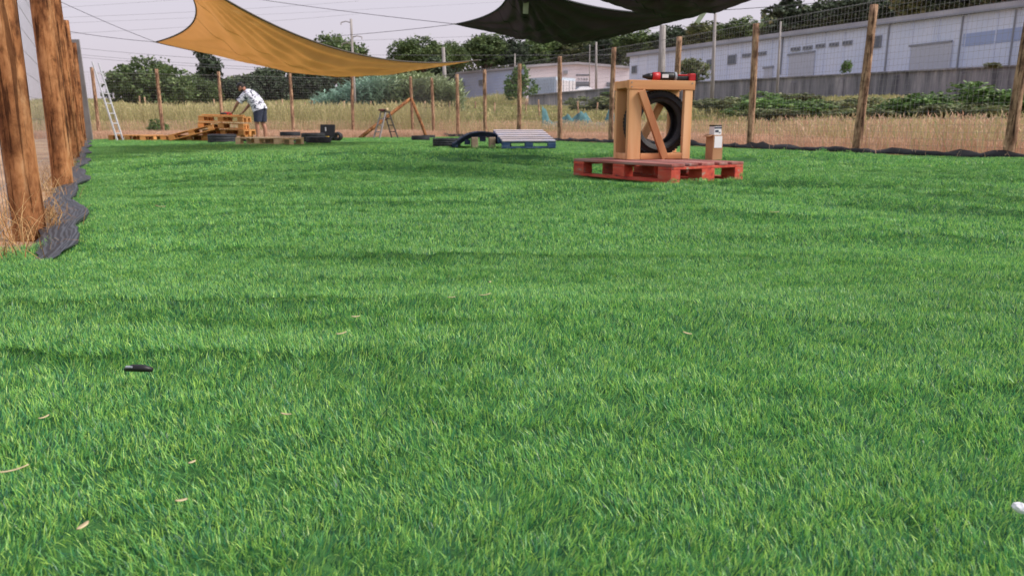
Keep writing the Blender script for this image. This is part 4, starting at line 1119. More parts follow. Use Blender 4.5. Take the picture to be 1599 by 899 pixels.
cord(SC_, post_top(8.1, 2.45), 'cord from the upper corner of the ochre sail to a thick post')
cord(KA, at(395, -2, 15), 'upper cord running left from the black sail tip')
cord(KA, at(500, 58, 17), 'lower cord running left from the black sail tip')
cord(KB, Vector((right_x(12.3), 12.3, rise(6, 12.3) + 2.42)), 'cord from the black sail to the tall slim post')

# ------------------------------------------------------------------ pallets
def pallet(name, label, L_, W_, mat, deck, group=None, top_n=5, seed=0):
    """length along x, width along y, underside at z = 0"""
    root = empty(name); tag(root, label, 'pallet', group); r = random.Random(seed)
    bt = .022; bh = .078
    for y_ in (-W_ / 2 + .05, 0, W_ / 2 - .05):
        m = MB(); m.box(0, y_, bt / 2, L_, .10 if y_ else .145, bt); m.build('bottom_board', mat, root, bevel=.003)
        for x_ in (-L_ / 2 + .0725, 0, L_ / 2 - .0725):
            m = MB(); m.box(x_, y_, bt + bh / 2, .143, .098 if y_ else .143, bh - .001); m.build('block', mat, root, bevel=.003)
    for x_ in (-L_ / 2 + .0725, 0, L_ / 2 - .0725):
        m = MB(); m.box(x_, 0, bt + bh + bt / 2, .143, W_ - .002, bt - .001); m.build('cross_board', mat, root, bevel=.003)
    ws = [.143, .098, .143, .098, .143] if top_n == 5 else [.11] * top_n
    gap = (W_ - sum(ws)) / (len(ws) - 1); y_ = -W_ / 2
    for w_ in ws:
        m = MB(); m.box(r.uniform(-.004, .004), y_ + w_ / 2, bt * 2 + bh + bt / 2 + r.uniform(0, .002), L_ - r.uniform(0, .008), w_, bt); m.build('deck_board', deck, root, bevel=.003); y_ += w_ + gap
    return root
PH = .144
# red pallet with the tyre frame
N0 = Vector((1.19, 5.56)); uu = Vector((-.54, .84)).normalized(); vv = Vector((uu.y, -uu.x))
pc = N0 + uu * .6 + vv * .4
red = pallet('pallet', 'worn red wooden pallet carrying the tyre frame', 1.2, .8, M['red'], M['red_deck'], seed=4)
zr = turf_z(pc.x, pc.y) + .020
red.location = (pc.x, pc.y, zr); red.rotation_euler = (0, 0, math.atan2(uu.y, uu.x))
ZT = zr + PH + .003
# the frame: x across the front, y going back
fr = empty('timber_frame'); tag(fr, 'square pine timber frame holding an upright tyre on the red pallet', 'frame')
fo = at_z(979, 249.5, ZT); fr.location = (fo.x, fo.y, ZT); fr.rotation_euler = (0, 0, RAD(17))
FW, FDp, FH = .60, .275, .645
def fbar(name, a_, b_, w, h, mat='pine', up=(0, 0, 1), parent=None):
    m = MB(); m.bar(a_, b_, w, h, up); return m.build(name, M[mat], parent or fr, bevel=.003)
fbar('post', (.06, .02, .0), (.06, .02, FH - .075), .12, .04, 'pinez', up=(0, 1, 0))
fbar('post', (FW - .045, .02, .0), (FW - .045, .02, FH - .075), .075, .04, 'pinez', up=(0, 1, 0))
fbar('post', (.05, FDp - .02, .0), (.05, FDp - .02, FH - .075), .10, .04, 'pinez', up=(0, 1, 0))
fbar('post', (FW - .05, FDp - .02, .0), (FW - .05, FDp - .02, FH - .075), .09, .04, 'pinez', up=(0, 1, 0))
fbar('top_rail', (-.005, .018, FH - .037), (FW + .01, .018, FH - .037), .045, .075)
fbar('top_rail', (-.005, FDp - .018, FH - .037), (FW + .01, FDp - .018, FH - .037), .045, .075)
fbar('side_rail', (.02, .042, FH - .032), (.02, FDp - .042, FH - .032), .05, .06)
fbar('side_rail', (FW - .02, .042, FH - .032), (FW - .02, FDp - .042, FH - .032), .05, .06)
fbar('top_board', (.05, FDp * .5, FH - .012), (FW - .05, FDp * .5, FH - .012), FDp - .095, .018)
fbar('bottom_rail', (.122, .02, .025), (FW - .085, .02, .025), .038, .05)
fbar('bottom_rail', (.102, FDp - .02, .025), (FW - .097, FDp - .02, .025), .038, .05)
fbar('side_rail', (.02, .042, .025), (.02, FDp - .042, .025), .04, .05)
fbar('side_rail', (FW - .02, .042, .025), (FW - .02, FDp - .042, .025), .04, .05)
fbar('brace', (.10, -.018, FH - .085), (.345, -.018, .004), .062, .03, 'pine_red', up=(0, 1, 0))
fbar('brace', (FW - .10, FDp + .014, FH - .085), (.20, FDp + .014, .02), .07, .025, 'pinez', up=(0, 1, 0))
for (x_, z_) in ((.02, FH - .02), (.02, FH - .055), (FW - .02, FH - .02)):
    m = MB(); m.lathe([(.0, -.003), (.005, -.003), (.005, .003), (.0, .003)], 8, 'Y', closed=False); m.build('screw', M['wire'], fr, loc=(x_, -.006, z_))
# tyres
def tyre_mesh(R_, ri, w, seg=40):
    hw = w / 2
    prof = [(R_ - .006, -hw * .78), (R_, -hw * .6), (R_, -hw * .34), (R_ - .007, -hw * .32), (R_ - .007, -hw * .26), (R_ + .001, -hw * .24), (R_ + .001, hw * .24), (R_ - .007, hw * .26), (R_ - .007, hw * .32), (R_, hw * .34),
            (R_, hw * .6), (R_ - .006, hw * .78), (R_ - .025, hw * .96), (R_ - .06, hw), ((R_ + ri) / 2, hw * 1.02), (ri + .022, hw * .86), (ri + .004, hw * .80), (ri, hw * .68),
            (ri + .012, hw * .62), (ri + .03, hw * .72), (R_ - .05, hw * .82), (R_ - .025, hw * .6), (R_ - .022, 0), (R_ - .025, -hw * .6), (R_ - .05, -hw * .82), (ri + .03, -hw * .72), (ri + .012, -hw * .62),
            (ri, -hw * .68), (ri + .004, -hw * .80), (ri + .022, -hw * .86), ((R_ + ri) / 2, -hw * 1.02), (R_ - .06, -hw), (R_ - .025, -hw * .96)]
    m = MB(); m.lathe(prof, seg, 'Z'); me = m.mesh('tyre', True); return me
def tread(o, R_, w, n=56):
    m = MB()
    for k in range(n):
        for s in (-1, 1):
            a_ = 2 * math.pi * (k + .25 * s) / n; M4 = Matrix.Rotation(a_, 4, 'Z') @ Matrix.Translation((R_ - .0075, 0, s * w * .40)) @ Matrix.Rotation(s * .35, 4, 'X')
            m.box(0, 0, 0, .010, .020, w * .13, M4)
    t = m.build('tread_blocks', o.data.materials[0], o); t['kind'] = 'stuff'
def tyre(loc, label, R_=.31, ri=.195, w=.20, rot=(0, 0, 0), mat='rubber_dusty', group='tyres lying on the turf', tilt=None):
    o = obj('tyre', tyre_mesh(R_, ri, w), M[mat], None, loc, rot); tag(o, label, 'tyre', group); tread(o, R_, w); return o
ty = tyre((0, 0, 0), 'upright black car tyre held inside the pine timber frame', .274, .175, .172, mat='rubber', group=None)
tl = Vector((.326, FDp / 2, .022 + .275))
ty.location = Vector(fr.location) + Matrix.Rotation(RAD(17), 3, 'Z') @ tl
ty.rotation_euler = (RAD(90), 0, RAD(17))
# cordless tool lying on the frame
dr = empty('cordless_drill'); tag(dr, 'red and black cordless drill lying on top of the timber frame', 'drill')
dr.location = Vector(fr.location) + Matrix.Rotation(RAD(17), 3, 'Z') @ Vector((.20, .12, FH - .001)); dr.rotation_euler = (0, 0, RAD(8))
DR = lambda n, prof, mat: MB().lathe([(max(r_, .0004), x_) for r_, x_ in prof], 18, 'X', closed=False).build(n, M[mat], dr, smooth_=True, loc=(0, 0, .038))
DR('chuck', [(.0, -.02), (.012, -.02), (.016, .0), (.026, .03), (.028, .06), (.0, .06)], 'black')
DR('front_housing', [(.0, .06), (.031, .06), (.036, .075), (.036, .125), (.0, .125)], 'redplast')
DR('motor_housing', [(.0, .125), (.036, .125), (.037, .15), (.037, .235), (.034, .25), (.0, .25)], 'black')
m = MB(); m.box(.165, -.0372, .040, .055, .004, .028); m.build('nameplate', M['white'], dr, bevel=.001)
DR('collar', [(.0, .25), (.037, .25), (.038, .257), (.038, .27), (.0, .27)], 'vent')
m = MB(); m.box(.325, 0, .024, .115, .05, .042); m.build('handle', M['black'], dr, bevel=.012)
m = MB(); m.box(.325, .0, .049, .085, .038, .012); m.build('handle_trim', M['redplast'], dr, bevel=.004)
m = MB(); m.box(.405, 0, .032, .055, .085, .062); m.build('battery', M['redplast'], dr, bevel=.008)
m = MB(); m.box(.441, 0, .032, .018, .078, .056); m.build('battery_cap', M['black'], dr, bevel=.004)
# open carton with a packet in it
cb = empty('cardboard_box'); tag(cb, 'open brown cardboard box with white label at the pallet corner', 'box')
cp = at_z(1114, 249, ZT); cb.location = (cp.x, cp.y, ZT); cb.scale = (.88, .88, .88); cb.rotation_euler = (0, 0, RAD(24))
s = .105
for nm, c_, d_ in (('side', (0, -s / 2, .115), (s, .004, .23)), ('side', (0, s / 2, .115), (s, .004, .23)), ('side', (-s / 2 - .0025, 0, .115), (.004, s + .004, .23)), ('side', (s / 2 + .0025, 0, .115), (.004, s + .004, .23)), ('base', (0, 0, .003), (s - .006, s - .006, .004))):
    m = MB(); m.box(*c_, *d_); m.build(nm, M['card'], cb)
m = MB(); m.bar((-s / 2 - .004, 0, .232), (-s / 2 - .055, 0, .215), s, .003, up=(0, 0, 1)); m.build('flap', M['card'], cb)
m = MB(); m.box(0, -s / 2 - .0035, .165, s * .86, .002, .11); m.build('paper_label', M['white'], cb)
pk = empty('packet', (cp.x, cp.y, ZT + .006), RAD(24)); pk.scale = (.88, .88, .88); tag(pk, 'white printed packet with dark cap standing in the cardboard box', 'packet')
m = MB(); m.box(0, -.005, .15, .088, .075, .30); m.build('carton', M['white'], pk, bevel=.003)
m = MB(); m.box(0, -.005, .308, .09, .077, .014); m.build('dark_cap', M['black'], pk, bevel=.002)
m = MB(); m.box(0, -.0437, .288, .086, .002, .014); m.box(-.012, -.0437, .258, .04, .002, .02); m.box(.022, -.0437, .246, .02, .002, .008); m.build('print', M['shorts'], pk)

# pale pallet and tyres near the person
def place(o, px, py, rz, dz=0.0, rot=None, sink=.01):
    """stand a thing on the ground seen at a pixel"""
    p = at_z(px, py, 0.0)
    for _ in range(6): p = at_z(px, py, turf_z(p.x, p.y) + .02)
    o.location = (p.x, p.y, turf_z(p.x, p.y) + dz + .012)
    o.rotation_euler = rot if rot is not None else (0, 0, rz)
    return p
def at_ground(px, Y): 
    p = at(px, 300, Y); return Vector((p.x, p.y, turf_z(p.x, p.y) if p.y < turf_back(p.x) else rise(p.x, p.y) - .03))
def put(o, px, Y, rz=0.0, dz=.012, rot=None):
    g_ = at_ground(px, Y); o.location = (g_.x, g_.y, g_.z + dz); o.rotation_euler = rot or (0, 0, rz); return o
pp = pallet('pallet', 'pale new wooden pallet lying before the tyres', 1.2, .8, M['pale_pal'], M['pale_pal'], seed=6); put(pp, 427, 16.4, RAD(-24))
put(tyre((0, 0, 0), 'large tyre lying before the orange pallet stack', .33, .2, .2), 354, 18.2, dz=.11)
put(tyre((0, 0, 0), 'tyre lying behind the pale pallet at the feet of the person', .31, .19, .13), 405, 18.4, dz=.075)
put(tyre((0, 0, 0), 'lower tyre of the pair between pale pallet and tool case', .32, .19, .13), 453, 18.6, dz=.075)
t2 = put(tyre((0, 0, 0), 'upper tyre of the pair between pale pallet and tool case', .25, .16, .10), 459, 18.9, dz=.195)
put(tyre((0, 0, 0), 'thick tyre lying before the open tool case', .28, .17, .20), 494, 18.0, dz=.11)
put(tyre((0, 0, 0), 'flat tyre lying nearest, before the thick tyre', .28, .17, .13), 502, 17.2, dz=.075)
put(tyre((0, 0, 0), 'tyre lying flat beside the foot of the log tripod', .26, .16, .12), 659, 21.5, dz=.07)
put(tyre((0, 0, 0), 'tyre lying behind the flat tyre by the tripod foot', .22, .14, .10), 671, 24, dz=.06)
put(tyre((0, 0, 0), 'flat tyre at the foot of the dark blue ramp', .28, .17, .15), 699, 15.0, dz=.085)

# orange pallets: the stack the person works on, a tilted pair, flat ones by the ladder
OG = 'orange wooden pallets at the far end'
names = ['lowest pallet of the stack the person leans on', 'second pallet from the ground in the working stack', 'third pallet from the ground in the working stack', 'topmost pallet of the working stack under the red tool']
g_ = at_ground(363, 20.3); base_o = None; zz = g_.z + .012
for k, nm in enumerate(names):
    o = pallet('pallet', 'orange wooden ' + nm, 1.15, .8, M['orange_pal'], M['orange_pal'], OG, seed=20) if k == 0 else copy_tree(base_o)
    if k == 0: base_o = o
    o['label'] = 'orange wooden ' + nm
    o.location = (g_.x + (0, .05, -.07, -.03)[k], g_.y + (0, .04, -.03, 0)[k], zz)
    o.rotation_euler = (0, (0, 0, RAD(2.4), RAD(1.0))[k], RAD((4, -6, 9, 3)[k])); zz += PH + (.002, .026, .030, .012)[k]
STACK_TOP = zz
for dx, dy, rz_, lab in ((.02, -.27, 3, 'loose thin board lying on top of the working stack edge'), (-.1, .12, -2, 'loose thin board across the middle of the working stack top')):
    m = MB(); m.box(0, 0, .011, 1.1, .095, .022); o = m.build('loose_board', M['orange_pal'], bevel=.003, loc=(g_.x + dx, g_.y + dy, zz + .006), rot=(0, RAD(1.0), RAD(rz_))); tag(o, lab, 'board', 'loose boards on the stack')
for px, Y, rz, rot, dz, lab in (
    (313, 20.0, 0, (RAD(0), RAD(-14), RAD(12)), .16, 'orange pallet lying tilted on another beside the working stack'),
    (316, 20.3, 0, (0, 0, RAD(-10)), .012, 'orange pallet lying flat under the tilted pallet'),
    (268, 20.4, 0, (0, 0, RAD(14)), .012, 'orange pallet lying flat on the turf left of the tilted pallet'),
    (222, 21.2, 0, (0, 0, RAD(-8)), .012, 'weathered orange pallet lying flat by the ladder foot')):
    o = copy_tree(base_o); o['label'] = lab; put(o, px, Y, rot=rot, dz=dz)
# tool on the stack
tl_ = empty('cordless_tool', (at(357, 178, 20.1).x, 20.15, STACK_TOP + .004), RAD(10)); tag(tl_, 'small red and black power tool on the orange pallet stack', 'tool')
m = MB(); m.box(0, 0, .045, .13, .09, .09); m.build('battery', M['redplast'], tl_, bevel=.015)
m = MB(); m.lathe([(.001, -.22), (.02, -.22), (.04, -.17), (.042, -.06), (.001, -.06)], 14, 'X', closed=False); m.build('motor_housing', M['black'], tl_, smooth_=True, loc=(0, 0, .045))
m = MB(); m.box(-.09, 0, .075, .07, .05, .05); m.build('grip', M['redplast'], tl_, bevel=.01)
# paper scrap on the stack side
# open black tool case
tc_ = empty('tool_case'); tag(tc_, 'open black plastic tool case behind the tyres', 'case'); put(tc_, 512, 19.6, RAD(-8))
m = MB(); m.box(0, 0, .05, .48, .34, .10); m.build('case_base', M['black'], tc_, bevel=.01)
m = MB(); m.bar((0, .18, .10), (0, .24, .42), .40, .05, up=(0, 1, 0)); m.build('case_lid', M['black'], tc_, bevel=.008)
m = MB(); m.box(-.03, .152, .30, .02, .012, .10); m.build('lid_clip', M['white'], tc_)
m = MB(); m.box(-.1, -.05, .115, .12, .1, .03); m.box(.08, -.04, .112, .08, .09, .025); m.build('tool_tray', M['yellow'], tc_)
m = MB(); m.lathe([(.05, -.09), (.1, -.09), (.12, 0), (.1, .09), (.05, .09)], 16, 'Y'); m.build('case_wheel', M['rubber'], tc_, loc=(.36, 0, .12))

# blue pallets: a slatted arch and a sloping deck
def bl(label, mat, deck, loc, rot, L_=1.2, W_=1.0, n=5, seed=1):
    o = pallet('pallet', label, L_, W_, mat, deck, None, n, seed); o.location = loc; o.rotation_euler = rot; return o
gr_ = at_ground(817, 14.3)
bl('blue pallet with worn pale deck sloping toward the slatted arch', M['blue'], M['blue_deck'], (gr_.x, gr_.y, gr_.z + .105), Euler((RAD(9.5), 0, RAD(10))), 1.0, 1.15, 6, 3)
aw = empty('arched_walkway'); tag(aw, 'dark blue slatted wooden arch on wood blocks beside the pale deck', 'ramp')
gm = at_ground(752, 14.7); aw.location = gm; aw.rotation_euler = (0, 0, RAD(6))
arc = [(-.58, .03), (-.47, .11), (-.35, .19), (-.22, .25), (-.07, .275), (.08, .275), (.21, .255), (.33, .20), (.44, .12), (.54, .035)]
for y_ in (-.40, 0, .40):
    for (x0, z0), (x1, z1) in zip(arc[:-1], arc[1:]):
        m = MB(); m.bar((x0, y_, z0 - .035), (x1, y_, z1 - .035), .04, .07, up=(0, 0, 1)); m.build('rib_piece', M['darkblue'], aw, bevel=.003)
for k, ((x0, z0), (x1, z1)) in enumerate(zip(arc[:-1], arc[1:])):
    a_ = Vector((x0, 0, z0)); b_ = Vector((x1, 0, z1)); d = (b_ - a_) * .06
    m = MB(); m.bar(a_ + d + Vector((0, 0, .014)), b_ - d + Vector((0, 0, .014)), .98, .024); m.build('slat', M['darkblue'], aw, bevel=.003)
    if k % 2 == 0:
        c_ = (a_ + b_) / 2; m = MB(); m.box(c_.x, -.40, max(.05, c_.z - .115), .11, .10, .09); m.build('block', M['darkblue'], aw, bevel=.004)
for dx, lab in ((-.155, 'rough wood block under the blue arch nearer the tyre'), (.175, 'rough wood block under the blue arch nearer the pale deck')):
    wb = MB(); wb.box(0, 0, .10, .12, .12, .20); wb = wb.build('wood_block', M['blockwood'], bevel=.008)
    tag(wb, lab, 'wood block', 'wood blocks under the arch'); wx_, wy_ = gm.x + dx + .05, gm.y - .50; wb.location = (wx_, wy_, turf_z(wx_, wy_) + .008); wb.rotation_euler = (0, 0, .2)

# ------------------------------------------------------------------ ladders and log tripod
ld = empty('leaning_ladder', at_ground(198, 20.6)); tag(ld, 'aluminium ladder leaning against the thick post row', 'ladder')
b0 = at_ground(197, 20.6); t0 = at(149, 98, 20.9); ax = (t0 - b0).normalized(); sd = ax.cross(Vector((.25, 1, .0))).normalized() * .0 + Vector((-.04, .38, 0))
for k in (-.5, .5):
    m = MB(); m.bar(b0 + sd * k, t0 + sd * k, .045, .03, up=(1, 0, 0)); tp(m.build('rail', M['alu']), ld)
Lh = (t0 - b0).length
for k in range(int(Lh / .28)):
    q = b0 + ax * (.2 + .28 * k); m = MB(); m.tube([q - sd * .48, q + sd * .48], .014, 8); tp(m.build('rung', M['alu']), ld)
# step ladder
sl_ = empty('step_ladder'); tag(sl_, 'small open step ladder at the turf edge under the slanting log', 'ladder'); put(sl_, 606, 24.2, RAD(38))
h_ = .80
for y_ in (-.20, .20):
    m = MB(); m.bar((-.34, y_, 0), (-.07, y_ * .75, h_), .03, .05, up=(0, 1, 0)); m.build('rail', M['ladderwood'], sl_)
    m = MB(); m.bar((.32, y_, 0), (.06, y_ * .75, h_), .03, .04, up=(0, 1, 0)); m.build('back_leg', M['ladderdark'], sl_)
for k in range(3):
    t = (k + 1) / 4; m = MB(); m.box(-.34 + .27 * t, 0, h_ * t, .09, .38 - .1 * t, .03); m.build('tread', M['ladderwood'], sl_)
    m = MB(); m.bar((.32 - .26 * t, -.19 + .04 * t, h_ * t), (.32 - .26 * t, .19 - .04 * t, h_ * t), .03, .03); m.build('cross_bar', M['ladderdark'], sl_)
m = MB(); m.box(0, 0, h_ + .015, .22, .32, .03); m.build('platform', M['black'], sl_, bevel=.004)
td = empty('hand_tool', Vector(sl_.location) + Vector((-.02, 0, h_ + .032))); tag(td, 'dark red power drill lying on the small step ladder', 'tool')
m = MB(); m.lathe([(.001, -.2), (.015, -.2), (.035, -.14), (.038, .05), (.001, .06)], 14, 'X', closed=False); m.build('motor_housing', plain('dark_red', (.12, .02, .03)), td, smooth_=True, loc=(0, 0, .04))
m = MB(); m.box(.02, 0, .045, .05, .16, .04); m.build('grip', M['black'], td, bevel=.008)
wl_ = MB(); wl_.lathe([(.001, -.05), (.045, -.05), (.045, .05), (.001, .05)], 14, 'Z', closed=False); wl_ = wl_.build('tape_roll', M['pale_pal'], smooth_=True); wl_.location = Vector(sl_.location) + Vector((.07, -.05, h_ + .085)); tag(wl_, 'small pale round pot on the step ladder top', 'pot')
def lean_log(p, q, r_, label):
    m = MB(); d = q - p
    m.tube([(0, 0, 0), d * .33 + Vector((.01, 0, .012)), d * .66, d], [r_, r_ * .97, r_ * .93, r_ * .88], 10)
    o = m.build('leaning_log', M['log'], smooth_=True, loc=p); tag(o, label, 'log', 'leaning logs of the tripod')
apex = at(640, 155, 26.5)
lean_log(at_ground(566, 25.0), apex, .062, 'long slanting log behind the step ladder')
lean_log(at_ground(668, 25.4), apex + Vector((.06, -.04, .02)), .055, 'paler steep log of the tripod ending at the tyres')

# teal net heap beyond the fence
m = MB(); nx_, ny_ = 48, 10
p0, p1 = at(846, 192, 34), at(968, 188, 34)
for j in range(ny_):
    for i in range(nx_):
        t = i / (nx_ - 1); s_ = j / (ny_ - 1); p = p0.lerp(p1, t); gz = H(p.x, p.y)
        hgt = .25 + .65 * smooth(.5 + .9 * noise.noise(Vector((t * 5, 1.3, 2)))); prof_ = math.sin(math.pi * s_)
        m.v.append((p.x + .12 * noise.noise(Vector((t * 9, s_ * 3, 5))), p.y + (s_ - .5) * .9, gz + .30 + hgt * 1.15 * prof_ * (1 + .35 * noise.noise(Vector((t * 16, s_ * 4, 9))))))
for j in range(ny_ - 1):
    for i in range(nx_ - 1): m.f.append((j * nx_ + i, j * nx_ + i + 1, (j + 1) * nx_ + i + 1, (j + 1) * nx_ + i))
tag(m.build('netting_heap', M['net'], smooth_=True), 'crumpled teal shade netting heaped in the dry grass', 'netting')

# outside the thick post fence: grey hoarding and a pale shed
hp = empty('hoarding_panel', at_ground(150, 20.4)); tag(hp, 'tall dark grey hoarding panel behind the far thick posts', 'panel')
x0_, y0_ = left_x(21.5) - .15, 21.5
m = MB(); m.box(0, 0, 1.4, .55, .06, 2.8); m.build('panel_sheet', M['shedgrey'], hp, loc=Vector((x0_ + .12, y0_, 0)) - Vector(hp.location), rot=(0, RAD(-1), RAD(10)))
for k in range(5):
    m = MB(); m.box(0, 0, 1.4, .03, .03, 2.78); m.build('panel_rib', M['shedgrey'], hp, loc=Vector((x0_ - .1 + .11 * k, y0_ - .045 + .02 * k, 0)) - Vector(hp.location), rot=(0, RAD(-1), RAD(10)))
sh = empty('grey_shed', (left_x(8) - 5.2, 8, 0)); tag(sh, 'pale grey metal shed seen through gaps between the thick posts', 'building')
a1 = Vector((left_x(1.0) - 4.6, 1.0)); b1 = Vector((left_x(19.0) - 3.2, 19.0))
tp(wall_segment(a1, b1, -.1, 3.0, -.1, 3.0, 4.0, 'wall', plain('shed_wall', (.80, .83, .88), var=.06)), sh)
for k in range(30):
    p = a1.lerp(b1, (k + .5) / 30); m = MB(); m.box(0, 0, 1.45, .07, .07, 2.9); tp(m.build('wall_rib', plain('shed_rib', (.62, .65, .71)) if k == 0 else bpy.data.materials['shed_rib'], loc=(p.x + .03, p.y, 0)), sh)

# ------------------------------------------------------------------ the person
def skin_mesh(name, verts, edges, radii, sub=2, root=0):
    me = bpy.data.meshes.new(name); me.from_pydata([tuple(v_) for v_ in verts], edges, []); me.update()
    o = bpy.data.objects.new(name, me); COL.objects.link(o)
    md = o.modifiers.new('skin', 'SKIN'); md.use_smooth_shade = True
    for i, r_ in enumerate(radii):
        sv = me.skin_vertices[0].data[i]; sv.radius = r_ if isinstance(r_, tuple) else (r_, r_); sv.use_root = (i == root)
    s_ = o.modifiers.new('sub', 'SUBSURF'); s_.levels = sub; s_.render_levels = sub
    dg = bpy.context.evaluated_depsgraph_get(); ev = bpy.data.meshes.new_from_object(o.evaluated_get(dg))
    bpy.data.objects.remove(o); ev.polygons.foreach_set('use_smooth', [True] * len(ev.polygons)); return ev
# local frame: the person faces -x, y to their left/right, z up
J = dict(pel=(.10, 0, .86), sp1=(.045, 0, 1.0), chest=(-.10, 0, 1.16), nb=(-.225, 0, 1.285), nk=(-.275, 0, 1.315), hd=(-.335, 0, 1.345))
V = []; E = []; Rr = []
def av(p, r_, link=None):
    V.append(p); Rr.append(r_)
    if link is not None: E.append((link, len(V) - 1))
    return len(V) - 1
pel = av((.10, 0, .86), (.15, .12)); s1 = av((.03, 0, 1.0), (.145, .115), pel); chs = av((-.10, 0, 1.15), (.16, .12), s1); nb = av((-.205, 0, 1.25), (.085, .08), chs); nk = av((-.265, 0, 1.29), .056, nb)
for sgn, kx, fx, el, wr_ in ((-1, .05, .02, (-.385, -.225, .945), (-.55, -.13, .755)), (1, .11, .13, (-.28, .245, .93), (-.40, .15, .750))):
    hp_ = av((.10, sgn * .09, .80), (.098, .098), pel); kn = av((kx, sgn * .105, .47), (.060, .062), hp_); cf = av((fx + .035, sgn * .105, .33), (.056, .056), kn); an = av((fx + .02, sgn * .105, .085), (.036, .038), cf)
    he = av((fx + .01, sgn * .105, .04), (.04, .036), an); tt = av((fx - .17, sgn * .12, .028), (.042, .024), he)
    sh_ = av((-.155, sgn * .17, 1.17), .052, chs); eb = av(el, .043, sh_); fa_ = av(tuple((Vector(el) * .6 + Vector(wr_) * .4)), .039, eb); w1 = av(wr_, .026, fa_)
    hd_ = av(tuple(Vector(wr_) + Vector((-.05, -.012 * sgn, -.035))), (.036, .017), w1)
    for q in range(4):
        o1 = Vector(wr_) + Vector((-.085, (-.027 + .018 * q) , -.052)); o2 = o1 + Vector((-.03 + .004 * abs(q - 1.5), 0, -.016)); o3 = o2 + Vector((-.012, 0, -.026))
        i1 = av(tuple(o1), .0095, hd_); i2 = av(tuple(o2), .0088, i1); av(tuple(o3), .0078, i2)
    th1 = av(tuple(Vector(wr_) + Vector((-.04, -sgn * .042, -.04))), .011, hd_); av(tuple(Vector(wr_) + Vector((-.075, -sgn * .052, -.066))), .0095, th1)
pm = skin_mesh('body', V, E, Rr)
PX, PY = at_ground(409, 19.6).x, 19.6
per = empty('person', (PX, PY, at_ground(409, 19.6).z + .004), RAD(-6))
tag(per, 'person in patterned white shirt, navy shorts and black cap bending over the pallets', 'person')
# head joined into the body mesh: egg with jaw, nose, ears
bm = bmesh.new(); bm.from_mesh(pm)
hm = Matrix.Translation((-.345, 0, 1.355)) @ Matrix.Rotation(RAD(-38), 4, 'Y')
ge = bmesh.ops.create_uvsphere(bm, u_segments=24, v_segments=18, radius=1.0)
for v_ in ge['verts']:
    x_, y_, z_ = v_.co
    k = 1 - .22 * max(0, -z_)
    q = Vector((x_ * .098 * (1 - .10 * max(0, -z_)), y_ * .076 * k, z_ * .122))
    if x_ < -.6 and abs(y_) < .32 and -.35 < z_ < .12: q.x -= .022 * (1 - abs(y_) / .32) * (1 - abs(z_ + .12) / .26 if abs(z_ + .12) < .26 else 0)
    if x_ < -.75 and abs(abs(y_) - .36) < .16 and 0 < z_ < .22: q.x += .007
    if x_ < -.75 and abs(y_) < .3 and abs(z_ + .52) < .06: q.x += .004
    v_.co = hm @ q
for sgn in (-1, 1):
    gg = bmesh.ops.create_uvsphere(bm, u_segments=10, v_segments=8, radius=1.0)
    for v_ in gg['verts']: v_.co = hm @ Vector((v_.co.x * .020 + .012, v_.co.y * .009 + sgn * .078, v_.co.z * .030 - .005))
bm.to_mesh(pm); bm.free(); pm.polygons.foreach_set('use_smooth', [True] * len(pm.polygons))
obj('body', pm, M['skin'], per)
def hm_part(name, mat, fn, keep):
    m = bmesh.new(); g2 = bmesh.ops.create_uvsphere(m, u_segments=24, v_segments=18, radius=1.0)
    bmesh.ops.delete(m, geom=[v_ for v_ in m.verts if not keep(v_.co)], context='VERTS')
    for v_ in m.verts: v_.co = hm @ fn(v_.co)
    me_ = bpy.data.meshes.new(name); m.to_mesh(me_); m.free(); me_.polygons.foreach_set('use_smooth', [True] * len(me_.polygons))
    o_ = obj(name, me_, mat, per); s_ = o_.modifiers.new('thickness', 'SOLIDIFY'); s_.thickness = .006; s_.offset = 1; return o_
hm_part('hair', M['hair'], lambda c_: Vector((c_.x * .101, c_.y * .0785, c_.z * .124)), lambda c_: c_.z > -.45 and c_.x > -.1 + .5 * max(0, -c_.z))
hm_part('beard', M['hair'], lambda c_: Vector((c_.x * .094, c_.y * .0715, c_.z * .126)), lambda c_: c_.z < -.42 and c_.x < .25)
hm_part('cap', M['black'], lambda c_: Vector((c_.x * .106, c_.y * .084, c_.z * .128 + .004)), lambda c_: c_.z > .22)
m = MB(); n_ = 12; P = []
for k in range(n_ + 1):
    a_ = math.pi / 2 + math.pi * k / n_; P.append(Vector((.10 * math.cos(a_), .08 * math.sin(a_), .032)))
P2 = [Vector((p.x * 1.0 - .075 * math.sin(math.pi * k / n_) ** .6, p.y * .95, .026 - .01 * abs(p.y) / .08)) for k, p in enumerate(P)]
m.add([hm @ p for p in P] + [hm @ p for p in P2], [(k, k + 1, n_ + 2 + k, n_ + 1 + k) for k in range(n_)])
o = m.build('cap_brim', M['black'], per); md = o.modifiers.new('t', 'SOLIDIFY'); md.thickness = .005
